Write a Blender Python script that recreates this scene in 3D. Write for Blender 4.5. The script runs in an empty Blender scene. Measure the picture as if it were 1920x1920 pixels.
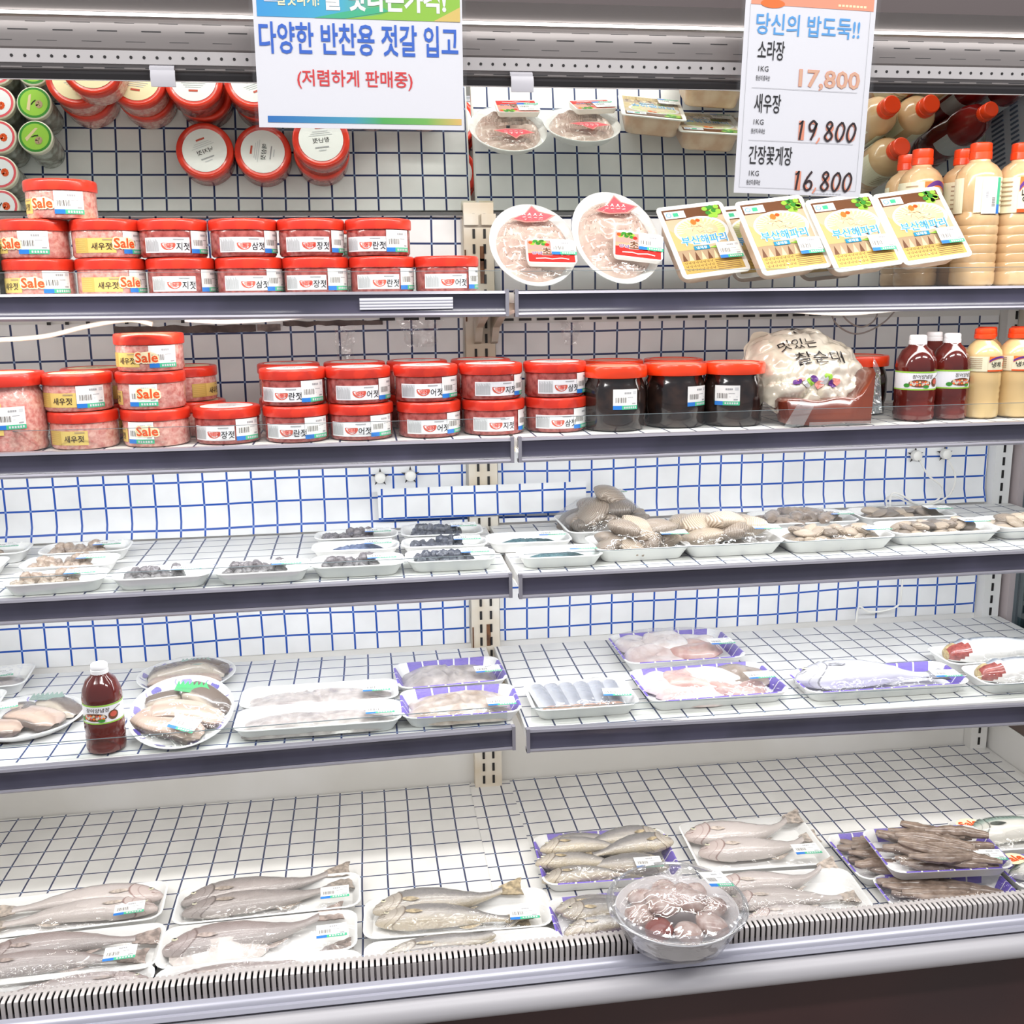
import bpy, bmesh, math, random
from math import sin, cos, pi, radians, sqrt
from mathutils import Vector, Matrix, noise, Euler
SC = bpy.context.scene
COL = SC.collection
rng = random.Random(7)

# ------------------------------------------------------------------ camera
cam_d = bpy.data.cameras.new('camera'); cam = bpy.data.objects.new('camera', cam_d); COL.objects.link(cam)
cam_d.sensor_width = 36.0; cam_d.lens = 36.0 * 1923.0 / 1920.0; cam_d.clip_start = 0.05
YAW, PITCH, ROLL = -0.14160935, 0.21057048, -0.01223062
def cam_matrix():
    cy, sy = cos(YAW), sin(YAW); cp, sp = cos(PITCH), sin(PITCH); cr, sr = cos(ROLL), sin(ROLL)
    Rz = Matrix(((cy, sy, 0), (-sy, cy, 0), (0, 0, 1)))
    base = Matrix(((1, 0, 0), (0, 0, -1), (0, 1, 0)))
    Rx = Matrix(((1, 0, 0), (0, cp, -sp), (0, sp, cp)))
    Rr = Matrix(((cr, -sr, 0), (sr, cr, 0), (0, 0, 1)))
    R = Rr @ Rx @ base @ Rz
    M = Matrix((R[0], -R[1], -R[2])).transposed().to_4x4()
    M.translation = Vector((0, -2.2, 1.62))
    return M
cam.matrix_world = cam_matrix()
SC.camera = cam

# ------------------------------------------------------------------ world, lights, exposure
W = bpy.data.worlds.new('World'); SC.world = W; W.use_nodes = True
W.node_tree.nodes['Background'].inputs[0].default_value = (0.93, 0.94, 1.0, 1)
W.node_tree.nodes['Background'].inputs[1].default_value = 0.50
SC.view_settings.view_transform = 'Standard'; SC.view_settings.look = 'None'
SC.view_settings.gamma = 1.0; SC.view_settings.use_curve_mapping = False
SC.view_settings.exposure = 0.05
def area(name, loc, rot, sx, sy, power, color=(1, 1, 1)):
    l = bpy.data.lights.new(name, 'AREA'); l.shape = 'RECTANGLE'; l.size = sx; l.size_y = sy; l.energy = power; l.color = color
    o = bpy.data.objects.new(name, l); COL.objects.link(o); o.location = loc; o.rotation_euler = rot
    return o
# shop ceiling luminaires in the aisle
for i, x in enumerate((-1.5, 0.35, 2.2)):
    area('ceiling_light', (x, -2.1, 3.2), (radians(35), 0, 0), 1.25, 0.16, 26, (1, 0.98, 0.96))
# led strips of the cabinet: canopy, second shelf, third shelf, fourth shelf; plus an added fill under the top shelf
LED = (0.94, 0.97, 1.0)
area('canopy_led', (0.25, -0.56, 1.985), (radians(36), 0, 0), 2.45, 0.03, 11.5, (1, 0.97, 0.93))
area('under_shelf_light', (0.25, -0.375, 1.576), (radians(30), 0, 0), 2.45, 0.02, 2.6, (1, 0.95, 0.92))  # added fill under the top shelf, lifts the dim second bay
area('under_shelf_light', (0.25, -0.385, 1.338), (radians(42), 0, 0), 2.45, 0.02, 5.2, LED)
area('under_shelf_light', (0.25, -0.395, 1.086), (radians(38), 0, 0), 2.45, 0.02, 5.2, LED)
area('under_shelf_light', (0.25, -0.435, 0.806), (radians(28), 0, 0), 2.45, 0.02, 3.4, (1, 0.97, 0.93))

# ------------------------------------------------------------------ materials
def lin(c):
    return tuple(((v / 255) / 12.92 if v / 255 <= 0.04045 else ((v / 255 + 0.055) / 1.055) ** 2.4) for v in c)
MATS = {}
def mat(name, c, rough=0.45, metal=0.0, spec=0.5, coat=0.0, noise_amt=0.0, noise_scale=60, c2=None, bump=0.0, bump_scale=80, trans=0.0, alpha=1.0, emit=0.0, sss=0.0):
    if name in MATS: return MATS[name]
    m = bpy.data.materials.new(name); m.use_nodes = True; nt = m.node_tree; b = nt.nodes['Principled BSDF']
    col = lin(c) + (1,)
    b.inputs['Base Color'].default_value = col; b.inputs['Roughness'].default_value = rough; b.inputs['Metallic'].default_value = metal
    b.inputs['Specular IOR Level'].default_value = spec; b.inputs['Coat Weight'].default_value = coat; b.inputs['Coat Roughness'].default_value = 0.08
    b.inputs['Transmission Weight'].default_value = trans; b.inputs['Alpha'].default_value = alpha
    if emit: b.inputs['Emission Color'].default_value = col; b.inputs['Emission Strength'].default_value = emit
    if noise_amt or bump:
        tc = nt.nodes.new('ShaderNodeTexCoord')
    if noise_amt:
        n = nt.nodes.new('ShaderNodeTexNoise'); n.inputs['Scale'].default_value = noise_scale; n.inputs['Detail'].default_value = 3
        nt.links.new(tc.outputs['Object'], n.inputs['Vector'])
        r = nt.nodes.new('ShaderNodeValToRGB'); r.color_ramp.elements[0].position = 0.5 - 0.5 * noise_amt * 0.4; r.color_ramp.elements[1].position = 0.5 + 0.5 * noise_amt * 0.4
        r.color_ramp.elements[0].color = lin(c2 or tuple(v * 0.7 for v in c)) + (1,); r.color_ramp.elements[1].color = col
        nt.links.new(n.outputs['Fac'], r.inputs['Fac']); nt.links.new(r.outputs['Color'], b.inputs['Base Color'])
    if bump:
        n2 = nt.nodes.new('ShaderNodeTexNoise'); n2.inputs['Scale'].default_value = bump_scale; n2.inputs['Detail'].default_value = 2
        nt.links.new(tc.outputs['Object'], n2.inputs['Vector'])
        bp = nt.nodes.new('ShaderNodeBump'); bp.inputs['Strength'].default_value = bump; bp.inputs['Distance'].default_value = 0.004
        nt.links.new(n2.outputs['Fac'], bp.inputs['Height']); nt.links.new(bp.outputs['Normal'], b.inputs['Normal'])
    MATS[name] = m
    return m

def film_mat(name, tint=(255, 255, 255), gloss=0.10, fac_edge=0.6, rough=0.12, bump=0.35, scale=45, haze=0.0):
    if name in MATS: return MATS[name]
    m = bpy.data.materials.new(name); m.use_nodes = True; nt = m.node_tree; nt.nodes.clear()
    out = nt.nodes.new('ShaderNodeOutputMaterial'); mix = nt.nodes.new('ShaderNodeMixShader')
    tr = nt.nodes.new('ShaderNodeBsdfTransparent'); tr.inputs[0].default_value = lin(tint) + (1,)
    gl = nt.nodes.new('ShaderNodeBsdfGlossy'); gl.inputs['Roughness'].default_value = rough
    lw = nt.nodes.new('ShaderNodeLayerWeight'); lw.inputs['Blend'].default_value = 0.35
    mr = nt.nodes.new('ShaderNodeMapRange'); mr.inputs['To Min'].default_value = gloss; mr.inputs['To Max'].default_value = fac_edge
    nt.links.new(lw.outputs['Facing'], mr.inputs['Value'])
    if bump:
        tc = nt.nodes.new('ShaderNodeTexCoord'); n = nt.nodes.new('ShaderNodeTexNoise'); n.inputs['Scale'].default_value = scale; n.inputs['Detail'].default_value = 1.5; n.inputs['Distortion'].default_value = 1.2
        nt.links.new(tc.outputs['Object'], n.inputs['Vector'])
        bp = nt.nodes.new('ShaderNodeBump'); bp.inputs['Strength'].default_value = bump; bp.inputs['Distance'].default_value = 0.01
        nt.links.new(n.outputs['Fac'], bp.inputs['Height']); nt.links.new(bp.outputs['Normal'], gl.inputs['Normal'])
    top = gl
    if haze:
        df = nt.nodes.new('ShaderNodeBsdfDiffuse'); df.inputs[0].default_value = (0.8, 0.82, 0.84, 1)
        mx = nt.nodes.new('ShaderNodeMixShader'); mx.inputs[0].default_value = haze
        nt.links.new(tr.outputs[0], mx.inputs[1]); nt.links.new(df.outputs[0], mx.inputs[2]); tr = mx
    nt.links.new(mr.outputs['Result'], mix.inputs[0]); nt.links.new(tr.outputs[0], mix.inputs[1]); nt.links.new(gl.outputs[0], mix.inputs[2])
    nt.links.new(mix.outputs[0], out.inputs[0]); MATS[name] = m
    return m

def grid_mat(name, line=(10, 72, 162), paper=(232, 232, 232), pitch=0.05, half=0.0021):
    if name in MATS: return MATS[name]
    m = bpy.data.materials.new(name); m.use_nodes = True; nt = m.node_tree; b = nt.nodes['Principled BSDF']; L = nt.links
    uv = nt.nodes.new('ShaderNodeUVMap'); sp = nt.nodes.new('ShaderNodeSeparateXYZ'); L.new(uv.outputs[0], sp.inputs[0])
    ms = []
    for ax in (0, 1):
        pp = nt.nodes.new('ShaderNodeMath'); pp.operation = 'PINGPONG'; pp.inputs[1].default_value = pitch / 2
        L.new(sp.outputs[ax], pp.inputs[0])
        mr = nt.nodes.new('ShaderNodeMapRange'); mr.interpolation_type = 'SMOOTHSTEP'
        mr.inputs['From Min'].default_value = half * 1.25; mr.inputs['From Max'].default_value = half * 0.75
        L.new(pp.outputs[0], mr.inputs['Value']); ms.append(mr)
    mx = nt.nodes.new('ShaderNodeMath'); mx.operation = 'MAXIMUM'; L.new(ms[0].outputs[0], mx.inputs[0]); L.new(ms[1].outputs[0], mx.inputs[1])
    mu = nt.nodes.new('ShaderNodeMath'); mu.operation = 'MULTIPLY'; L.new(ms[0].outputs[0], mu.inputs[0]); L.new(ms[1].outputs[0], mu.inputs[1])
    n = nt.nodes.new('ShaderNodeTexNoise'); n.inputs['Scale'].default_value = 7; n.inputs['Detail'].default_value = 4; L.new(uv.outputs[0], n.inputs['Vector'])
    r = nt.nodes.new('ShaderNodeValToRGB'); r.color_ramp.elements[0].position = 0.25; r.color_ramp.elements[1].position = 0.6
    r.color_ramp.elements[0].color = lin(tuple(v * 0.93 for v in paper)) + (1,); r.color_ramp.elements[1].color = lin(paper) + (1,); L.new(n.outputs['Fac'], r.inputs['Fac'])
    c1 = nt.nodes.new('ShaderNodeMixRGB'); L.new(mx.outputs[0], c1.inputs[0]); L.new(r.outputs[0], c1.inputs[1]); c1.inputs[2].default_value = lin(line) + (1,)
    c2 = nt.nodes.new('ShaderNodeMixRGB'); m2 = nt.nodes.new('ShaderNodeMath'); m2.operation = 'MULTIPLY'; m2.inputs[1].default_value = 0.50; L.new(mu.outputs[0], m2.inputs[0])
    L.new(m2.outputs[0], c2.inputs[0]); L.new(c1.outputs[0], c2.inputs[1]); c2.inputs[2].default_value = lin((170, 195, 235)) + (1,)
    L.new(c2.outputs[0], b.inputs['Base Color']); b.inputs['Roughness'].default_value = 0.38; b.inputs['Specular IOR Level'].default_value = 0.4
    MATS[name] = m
    return m

def ramp_mat(name, stops, axis='V', rough=0.3, head=None, scales=0.0, coat=0.3, noise_amt=0.0, noise_scale=120, stripes=None, metal=0.0, spec=0.5, bump=0.0):
    """colour ramp along UV u or v (markings that belong to the thing itself)"""
    if name in MATS: return MATS[name]
    m = bpy.data.materials.new(name); m.use_nodes = True; nt = m.node_tree; b = nt.nodes['Principled BSDF']; L = nt.links
    uv = nt.nodes.new('ShaderNodeUVMap'); sp = nt.nodes.new('ShaderNodeSeparateXYZ'); L.new(uv.outputs[0], sp.inputs[0])
    src = sp.outputs[1 if axis == 'V' else 0]
    tc = nt.nodes.new('ShaderNodeTexCoord')
    if noise_amt:
        n = nt.nodes.new('ShaderNodeTexNoise'); n.inputs['Scale'].default_value = noise_scale; n.inputs['Detail'].default_value = 3; L.new(tc.outputs['Object'], n.inputs['Vector'])
        a = nt.nodes.new('ShaderNodeMath'); a.operation = 'MULTIPLY_ADD'; L.new(n.outputs['Fac'], a.inputs[0]); a.inputs[1].default_value = noise_amt
        s = nt.nodes.new('ShaderNodeMath'); s.operation = 'SUBTRACT'; L.new(src, s.inputs[0]); s.inputs[1].default_value = noise_amt / 2; L.new(s.outputs[0], a.inputs[2]); src = a.outputs[0]
    r = nt.nodes.new('ShaderNodeValToRGB'); el = r.color_ramp.elements
    while len(el) < len(stops): el.new(0.5)
    for e, (p, c) in zip(el, stops): e.position = p; e.color = lin(c) + (1,)
    L.new(src, r.inputs['Fac']); out = r.outputs[0]
    if stripes:
        w = nt.nodes.new('ShaderNodeTexWave'); w.bands_direction = 'X'; w.inputs['Scale'].default_value = stripes[0]; w.inputs['Distortion'].default_value = 5; w.inputs['Detail'].default_value = 1.5; w.inputs['Detail Scale'].default_value = 2
        L.new(tc.outputs['Object'], w.inputs['Vector'])
        g = nt.nodes.new('ShaderNodeMapRange'); g.inputs['From Min'].default_value = 0.55; g.inputs['From Max'].default_value = 0.75; L.new(sp.outputs[1], g.inputs['Value'])
        k = nt.nodes.new('ShaderNodeMath'); k.operation = 'GREATER_THAN'; k.inputs[1].default_value = 0.50; L.new(w.outputs['Fac'], k.inputs[0])
        q = nt.nodes.new('ShaderNodeMath'); q.operation = 'MULTIPLY'; L.new(g.outputs[0], q.inputs[0]); L.new(k.outputs[0], q.inputs[1])
        mx = nt.nodes.new('ShaderNodeMixRGB'); L.new(q.outputs[0], mx.inputs[0]); L.new(out, mx.inputs[1]); mx.inputs[2].default_value = lin(stripes[1]) + (1,); out = mx.outputs[0]
    if head:
        def M(op, a, bb=None, c=None):
            q = nt.nodes.new('ShaderNodeMath'); q.operation = op
            for i, z in enumerate((a, bb, c)):
                if z is None: continue
                if isinstance(z, (int, float)): q.inputs[i].default_value = z
                else: L.new(z, q.inputs[i])
            return q.outputs[0]
        U, Vv = sp.outputs[0], sp.outputs[1]
        dv = M('SUBTRACT', Vv, .5); arc = M('ADD', U, M('MULTIPLY', M('MULTIPLY', dv, dv), .38))     # gill cover bows backwards
        def near(x, c, wd): return M('SUBTRACT', 1.0, M('MINIMUM', M('DIVIDE', M('ABSOLUTE', M('SUBTRACT', x, c)), wd), 1.0))
        marks = M('MAXIMUM', M('MULTIPLY', near(arc, .225, .011), .85), M('MULTIPLY', near(arc, .165, .007), .4))
        mouth = M('MULTIPLY', near(M('ADD', Vv, M('MULTIPLY', U, 1.5)), .50, .035), M('LESS_THAN', U, .075)); marks = M('MAXIMUM', marks, mouth)
        hd = M('MULTIPLY', M('LESS_THAN', arc, .225), .30)
        m1 = nt.nodes.new('ShaderNodeMixRGB'); L.new(hd, m1.inputs[0]); L.new(out, m1.inputs[1]); m1.inputs[2].default_value = lin(head[0]) + (1,)
        m2 = nt.nodes.new('ShaderNodeMixRGB'); L.new(marks, m2.inputs[0]); L.new(m1.outputs[0], m2.inputs[1]); m2.inputs[2].default_value = lin(head[1]) + (1,); out = m2.outputs[0]
    L.new(out, b.inputs['Base Color']); b.inputs['Roughness'].default_value = rough; b.inputs['Coat Weight'].default_value = coat; b.inputs['Metallic'].default_value = metal
    b.inputs['Specular IOR Level'].default_value = spec
    if scales:
        vo = nt.nodes.new('ShaderNodeTexVoronoi'); vo.inputs['Scale'].default_value = 330; L.new(tc.outputs['Object'], vo.inputs['Vector'])
        bp = nt.nodes.new('ShaderNodeBump'); bp.inputs['Strength'].default_value = scales; bp.inputs['Distance'].default_value = 0.0012
        L.new(vo.outputs['Distance'], bp.inputs['Height']); L.new(bp.outputs['Normal'], b.inputs['Normal'])
    if bump:
        n2 = nt.nodes.new('ShaderNodeTexNoise'); n2.inputs['Scale'].default_value = 160; L.new(tc.outputs['Object'], n2.inputs['Vector'])
        bp = nt.nodes.new('ShaderNodeBump'); bp.inputs['Strength'].default_value = bump; bp.inputs['Distance'].default_value = 0.003
        L.new(n2.outputs['Fac'], bp.inputs['Height']); L.new(bp.outputs['Normal'], b.inputs['Normal'])
    MATS[name] = m
    return m

# ------------------------------------------------------------------ mesh builder
class MB:
    def __init__(s): s.v = []; s.f = []; s.m = []; s.uv = []
    def add(s, vs, fs, m=0, uv=None):
        o = len(s.v); s.v += [tuple(p) for p in vs]; s.f += [tuple(i + o for i in f) for f in fs]; s.m += [m] * len(fs)
        s.uv += list(uv) if uv else [(p[0], p[2]) for p in s.v[o:]]
    def box(s, cx, cy, cz, sx, sy, sz, m=0, rot=0.0, M=None):
        vs = []
        for k in (-.5, .5):
            for j, i in ((-.5, -.5), (-.5, .5), (.5, .5), (.5, -.5)):
                p = Vector((i * sx, j * sy, k * sz))
                if rot: p = Matrix.Rotation(rot, 3, 'Z') @ p
                p += Vector((cx, cy, cz)); vs.append(tuple(M @ p) if M else tuple(p))
        s.add(vs, [(0, 3, 2, 1), (4, 5, 6, 7), (0, 1, 5, 4), (1, 2, 6, 5), (2, 3, 7, 6), (3, 0, 4, 7)], m)
    def lathe(s, prof, n=32, m=0, cap0=True, cap1=True, ms=None, sx=1.0, sy=1.0):
        vs = []; fs = []; k = len(prof); uv = []
        for j, (r, z) in enumerate(prof):
            for i in range(n):
                a = 2 * pi * i / n; vs.append((r * cos(a) * sx, r * sin(a) * sy, z)); uv.append((i / n, j / max(1, k - 1)))
        o = len(s.v); s.v += vs; s.uv += uv
        for j in range(k - 1):
            for i in range(n):
                s.f.append((o + j * n + i, o + j * n + (i + 1) % n, o + (j + 1) * n + (i + 1) % n, o + (j + 1) * n + i)); s.m.append(ms[j] if ms else m)
        if cap0: s.f.append(tuple(o + i for i in reversed(range(n)))); s.m.append(ms[0] if ms else m)
        if cap1: s.f.append(tuple(o + (k - 1) * n + i for i in range(n))); s.m.append(ms[-1] if ms else m)
    def surf(s, fn, nu, nv, m=0, uvfn=None, wrap=False):
        o = len(s.v)
        for j in range(nv + 1):
            for i in range(nu + (0 if wrap else 1)):
                u, v = i / nu, j / nv; s.v.append(tuple(fn(u, v))); s.uv.append(uvfn(u, v) if uvfn else (u, v))
        w = nu if wrap else nu + 1
        for j in range(nv):
            for i in range(nu):
                a = o + j * w + i; b = o + j * w + (i + 1) % w; s.f.append((a, b, b + w, a + w)); s.m.append(m)
    def tube(s, pts, r, n=8, m=0, flat=1.0, cap=True):
        pts = [Vector(p) for p in pts]; k = len(pts); rings = []
        rs = r if isinstance(r, (list, tuple)) else [r] * k
        o = len(s.v)
        for i, p in enumerate(pts):
            t = (pts[min(k - 1, i + 1)] - pts[max(0, i - 1)]).normalized()
            up = Vector((0, 0, 1)) if abs(t.z) < 0.9 else Vector((0, 1, 0))
            x = t.cross(up).normalized(); y = x.cross(t).normalized()
            for j in range(n):
                a = 2 * pi * j / n; s.v.append(tuple(p + x * (rs[i] * cos(a)) + y * (rs[i] * flat * sin(a)))); s.uv.append((i / max(1, k - 1), 0.5 + 0.5 * sin(a)))
        for i in range(k - 1):
            for j in range(n):
                s.f.append((o + i * n + j, o + i * n + (j + 1) % n, o + (i + 1) * n + (j + 1) % n, o + (i + 1) * n + j)); s.m.append(m)
        if cap:
            s.f.append(tuple(o + j for j in reversed(range(n)))); s.m.append(m)
            s.f.append(tuple(o + (k - 1) * n + j for j in range(n))); s.m.append(m)
    def prism(s, poly, x0, x1, m=0):
        """profile in (y,z) run along x"""
        n = len(poly); vs = [(x0, y, z) for y, z in poly] + [(x1, y, z) for y, z in poly]
        s.add(vs, [tuple(range(n))[::-1], tuple(range(n, 2 * n))] + [(i, (i + 1) % n, n + (i + 1) % n, n + i) for i in range(n)], m)
    def mesh(s, name, mats, smooth=True, angle=40):
        me = bpy.data.meshes.new(name); me.from_pydata(s.v, [], s.f); me.update()
        ul = me.uv_layers.new(name='UVMap')
        for l in me.loops: ul.data[l.index].uv = s.uv[l.vertex_index]
        for mm in (mats if isinstance(mats, (list, tuple)) else [mats]): me.materials.append(mm)
        me.polygons.foreach_set('material_index', s.m)
        bm = bmesh.new(); bm.from_mesh(me); bmesh.ops.recalc_face_normals(bm, faces=bm.faces); bm.to_mesh(me); bm.free()
        if smooth: me.shade_smooth(); me.set_sharp_from_angle(angle=radians(angle))
        return me
    def build(s, name, mats, parent=None, loc=(0, 0, 0), rot=(0, 0, 0), smooth=True, angle=40):
        return link(name, s.mesh(name, mats, smooth, angle), parent, loc, rot)

def link(name, me, parent=None, loc=(0, 0, 0), rot=(0, 0, 0)):
    o = bpy.data.objects.new(name, me); COL.objects.link(o); o.location = loc; o.rotation_euler = rot
    if parent: o.parent = parent
    return o
def tag(o, label=None, cat=None, group=None, kind=None):
    if label: o['label'] = label
    if cat: o['category'] = cat
    if group: o['group'] = group
    if kind: o['kind'] = kind
    return o
def thing(name, label, cat, loc=(0, 0, 0), rot=(0, 0, 0), group=None):
    o = bpy.data.objects.new(name, None); COL.objects.link(o); o.location = loc; o.rotation_euler = rot; o.empty_display_size = 0.02
    return tag(o, label, cat, group)

def rrect(w, d, r, n=5):
    pts = []
    for cx, cy, a0 in ((w / 2 - r, d / 2 - r, 0), (-w / 2 + r, d / 2 - r, pi / 2), (-w / 2 + r, -d / 2 + r, pi), (w / 2 - r, -d / 2 + r, 1.5 * pi)):
        for i in range(n + 1):
            a = a0 + pi / 2 * i / n; pts.append((cx + r * cos(a), cy + r * sin(a)))
    return pts

# ------------------------------------------------------------------ printing (decals of real ink on labels)
TXT = {}
def text2d(s, bold=0.0):
    k = (s, bold)
    if k not in TXT:
        cu = bpy.data.curves.new('text', 'FONT'); cu.body = s; cu.resolution_u = 2; cu.offset = bold
        o = bpy.data.objects.new('text', cu); COL.objects.link(o)
        dg = bpy.context.evaluated_depsgraph_get(); me = bpy.data.meshes.new_from_object(o.evaluated_get(dg), depsgraph=dg)
        vs = [(v.co.x, v.co.y) for v in me.vertices]; fs = [tuple(p.vertices) for p in me.polygons]
        bpy.data.objects.remove(o); bpy.data.curves.remove(cu); bpy.data.meshes.remove(me)
        x0 = min(v[0] for v in vs); x1 = max(v[0] for v in vs); y0 = min(v[1] for v in vs); y1 = max(v[1] for v in vs)
        TXT[k] = ([((x - x0) / (x1 - x0) - .5, (y - y0) / (y1 - y0) - .5) for x, y in vs], fs, (x1 - x0) / (y1 - y0))
    return TXT[k]
class Decal:
    def __init__(s): s.it = []
    def poly(s, pts, m, layer=1, faces=None): s.it.append((pts, faces or [tuple(range(len(pts)))], m, layer)); return s
    def rect(s, x0, y0, x1, y1, m, layer=0, n=1, ny=1):
        pts = []; fs = []
        for j in range(ny + 1):
            for i in range(n + 1): pts.append((x0 + (x1 - x0) * i / n, y0 + (y1 - y0) * j / ny))
        for j in range(ny):
            for i in range(n):
                a = j * (n + 1) + i; fs.append((a, a + 1, a + n + 2, a + n + 1))
        return s.poly(pts, m, layer, fs)
    def ell(s, cx, cy, rx, ry, m, layer=1, n=24, a0=0, a1=2 * pi):
        pts = [(cx, cy)] + [(cx + rx * cos(a0 + (a1 - a0) * i / n), cy + ry * sin(a0 + (a1 - a0) * i / n)) for i in range(n + 1)]
        return s.poly(pts, m, layer, [(0, i, i + 1) for i in range(1, n + 1)])
    def text(s, t, cx, cy, w, h, m, layer=2, bold=0.0, rot=0.0, shear=0.0):
        vs, fs, asp = text2d(t, bold)
        if w is None: w = h * asp
        c, q = cos(rot), sin(rot); pts = []
        for x, y in vs:
            X, Y = x * w + shear * y * h, y * h; pts.append((cx + X * c - Y * q, cy + X * q + Y * c))
        return s.poly(pts, m, layer, fs)
    def stroke(s, pts, wd, m, layer=2):
        L = []; R = []; n = len(pts)
        for i, p in enumerate(pts):
            a = pts[max(0, i - 1)]; b = pts[min(n - 1, i + 1)]; dx, dy = b[0] - a[0], b[1] - a[1]; l = sqrt(dx * dx + dy * dy) or 1
            L.append((p[0] - dy / l * wd / 2, p[1] + dx / l * wd / 2)); R.append((p[0] + dy / l * wd / 2, p[1] - dx / l * wd / 2))
        return s.poly(L + R, m, layer, [(i, i + 1, n + i + 1, n + i) for i in range(n - 1)])
    def mesh(s, name, mats, fn, e0=0.0004, dl=0.0003):
        names = []; mb = MB()
        for pts, fs, m, layer in s.it:
            if m not in names: names.append(m)
            mb.add([fn(x, y, e0 + dl * layer) for x, y in pts], fs, names.index(m), uv=list(pts))
        me = bpy.data.meshes.new(name); me.from_pydata(mb.v, [], mb.f); me.update(); ul = me.uv_layers.new(name='UVMap')
        for l in me.loops: ul.data[l.index].uv = mb.uv[l.vertex_index]
        for k in names: me.materials.append(INK[k] if isinstance(k, str) else k)
        me.polygons.foreach_set('material_index', mb.m)
        return me
    def build(s, name, parent, fn, loc=(0, 0, 0), rot=(0, 0, 0), **k): return link(name, s.mesh(name, None, fn, **k), parent, loc, rot)
flat_front = lambda x, y, e: (x, -e, y)      # stands up, faces -Y
flat_top = lambda x, y, e: (x, y, e)         # lies flat, faces +Z
def cyl(r): return lambda x, y, e: ((r + e) * sin(x / r), -(r + e) * cos(x / r), y)

def ink(n, c, rough=0.35, **k): return mat('ink_' + n, c, rough, **k)
INK = {n: ink(n, c) for n, c in dict(
    white=(240, 240, 238), black=(28, 26, 28), grey=(165, 165, 168), lgrey=(205, 207, 210), blue=(40, 120, 205), dblue=(55, 105, 205), green=(70, 185, 140), red=(205, 45, 40),
    sale=(226, 84, 30), cream=(252, 238, 196), yellow=(224, 196, 112), dyellow=(204, 176, 92), bean=(200, 90, 72), pink=(232, 150, 140), text=(70, 55, 45), navy=(50, 40, 110),
    orange=(240, 120, 50), salmon=(246, 160, 130), sky=(90, 165, 230), ghost=(225, 178, 150), ghost2=(236, 150, 120), purple=(96, 50, 130), lime=(150, 200, 70), dgreen=(60, 140, 50), paper=(236, 236, 240),
    tan=(176, 150, 120), gold=(196, 164, 84), brown=(110, 70, 45), teal=(30, 140, 180), cyan=(60, 160, 220), label=(232, 226, 196), rose=(226, 90, 100), palelime=(212, 220, 150), mustard=(204, 178, 120), beige=(222, 200, 160), signred=(222, 60, 62)).items()}
# ------------------------------------------------------------------ materials of the cabinet
M_white = mat('cabinet_white', (222, 221, 219), 0.4, noise_amt=0.5, noise_scale=3, c2=(212, 210, 205))
M_ivory = mat('post_ivory', (214, 208, 196), 0.5, noise_amt=0.6, noise_scale=9, c2=(198, 184, 162))
M_rust = mat('rust', (120, 78, 48), 0.8, noise_amt=0.8, noise_scale=40, c2=(70, 45, 30))
M_dark = mat('dark_gap', (24, 21, 22), 0.6)
M_alu = mat('aluminium', (150, 148, 158), 0.35, metal=0.35)
M_rail = mat('price_rail', (66, 64, 82), 0.22, spec=0.6, noise_amt=0.35, noise_scale=6, c2=(56, 55, 70))
M_front = mat('front_rail', (178, 178, 190), 0.28, metal=0.3)
M_bump = mat('bumper', (188, 186, 190), 0.4)
M_kick = mat('kick_panel', (66, 42, 42), 0.35, noise_amt=0.5, noise_scale=2, c2=(56, 38, 40))
M_can = mat('canopy_grey', (142, 136, 134), 0.4, metal=0.15)
M_can2 = mat('canopy_light', (186, 182, 182), 0.4)
M_cand = mat('canopy_brown', (88, 78, 78), 0.5)
M_rub = mat('rubber_dark', (46, 44, 46), 0.5)
M_glow = mat('led_glow', (255, 252, 250), emit=3.2)
M_mir = mat('mirror_silver', (226, 231, 227), 0.0, metal=1.0)
M_comb = mat('comb_steel', (196, 190, 188), 0.3, metal=0.35)
M_clear = film_mat('clear_acrylic', tint=(251, 253, 252), gloss=0.02, fac_edge=0.2, rough=0.03, bump=0, haze=0.004)
M_edge = mat('acrylic_edge', (112, 124, 128), 0.2)
M_cable = mat('white_cable', (226, 224, 218), 0.35)
M_glass = film_mat('end_glass', tint=(176, 200, 206), gloss=0.08, fac_edge=0.4, rough=0.02, bump=0)
M_pink = mat('end_frame', (176, 164, 164), 0.45)
M_grid = grid_mat('grid_vinyl'); M_grid_shade = grid_mat('grid_vinyl_shade', line=(24, 40, 88)); M_griddk = grid_mat('grid_vinyl_flat', line=(52, 60, 92), paper=(226, 225, 222), half=0.0017)  # navy lines: same vinyl, dimness of the upper bays put into the ink

XL, XR, XM = -1.0, 1.5, 0.2575
def structure(o, kind='structure'): o['kind'] = kind; return o
# shop floor and the wall the cabinet stands against
mb = MB(); mb.box(0.2, -1.6, -0.02, 6.0, 4.0, 0.04); structure(mb.build('floor', mat('shop_floor', (176, 170, 164), 0.35, noise_amt=0.4, noise_scale=2)))
mb = MB(); mb.box(0.2, 0.30, 1.5, 6.0, 0.06, 3.0); structure(mb.build('wall_back', mat('shop_wall', (214, 210, 206), 0.6)))

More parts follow.
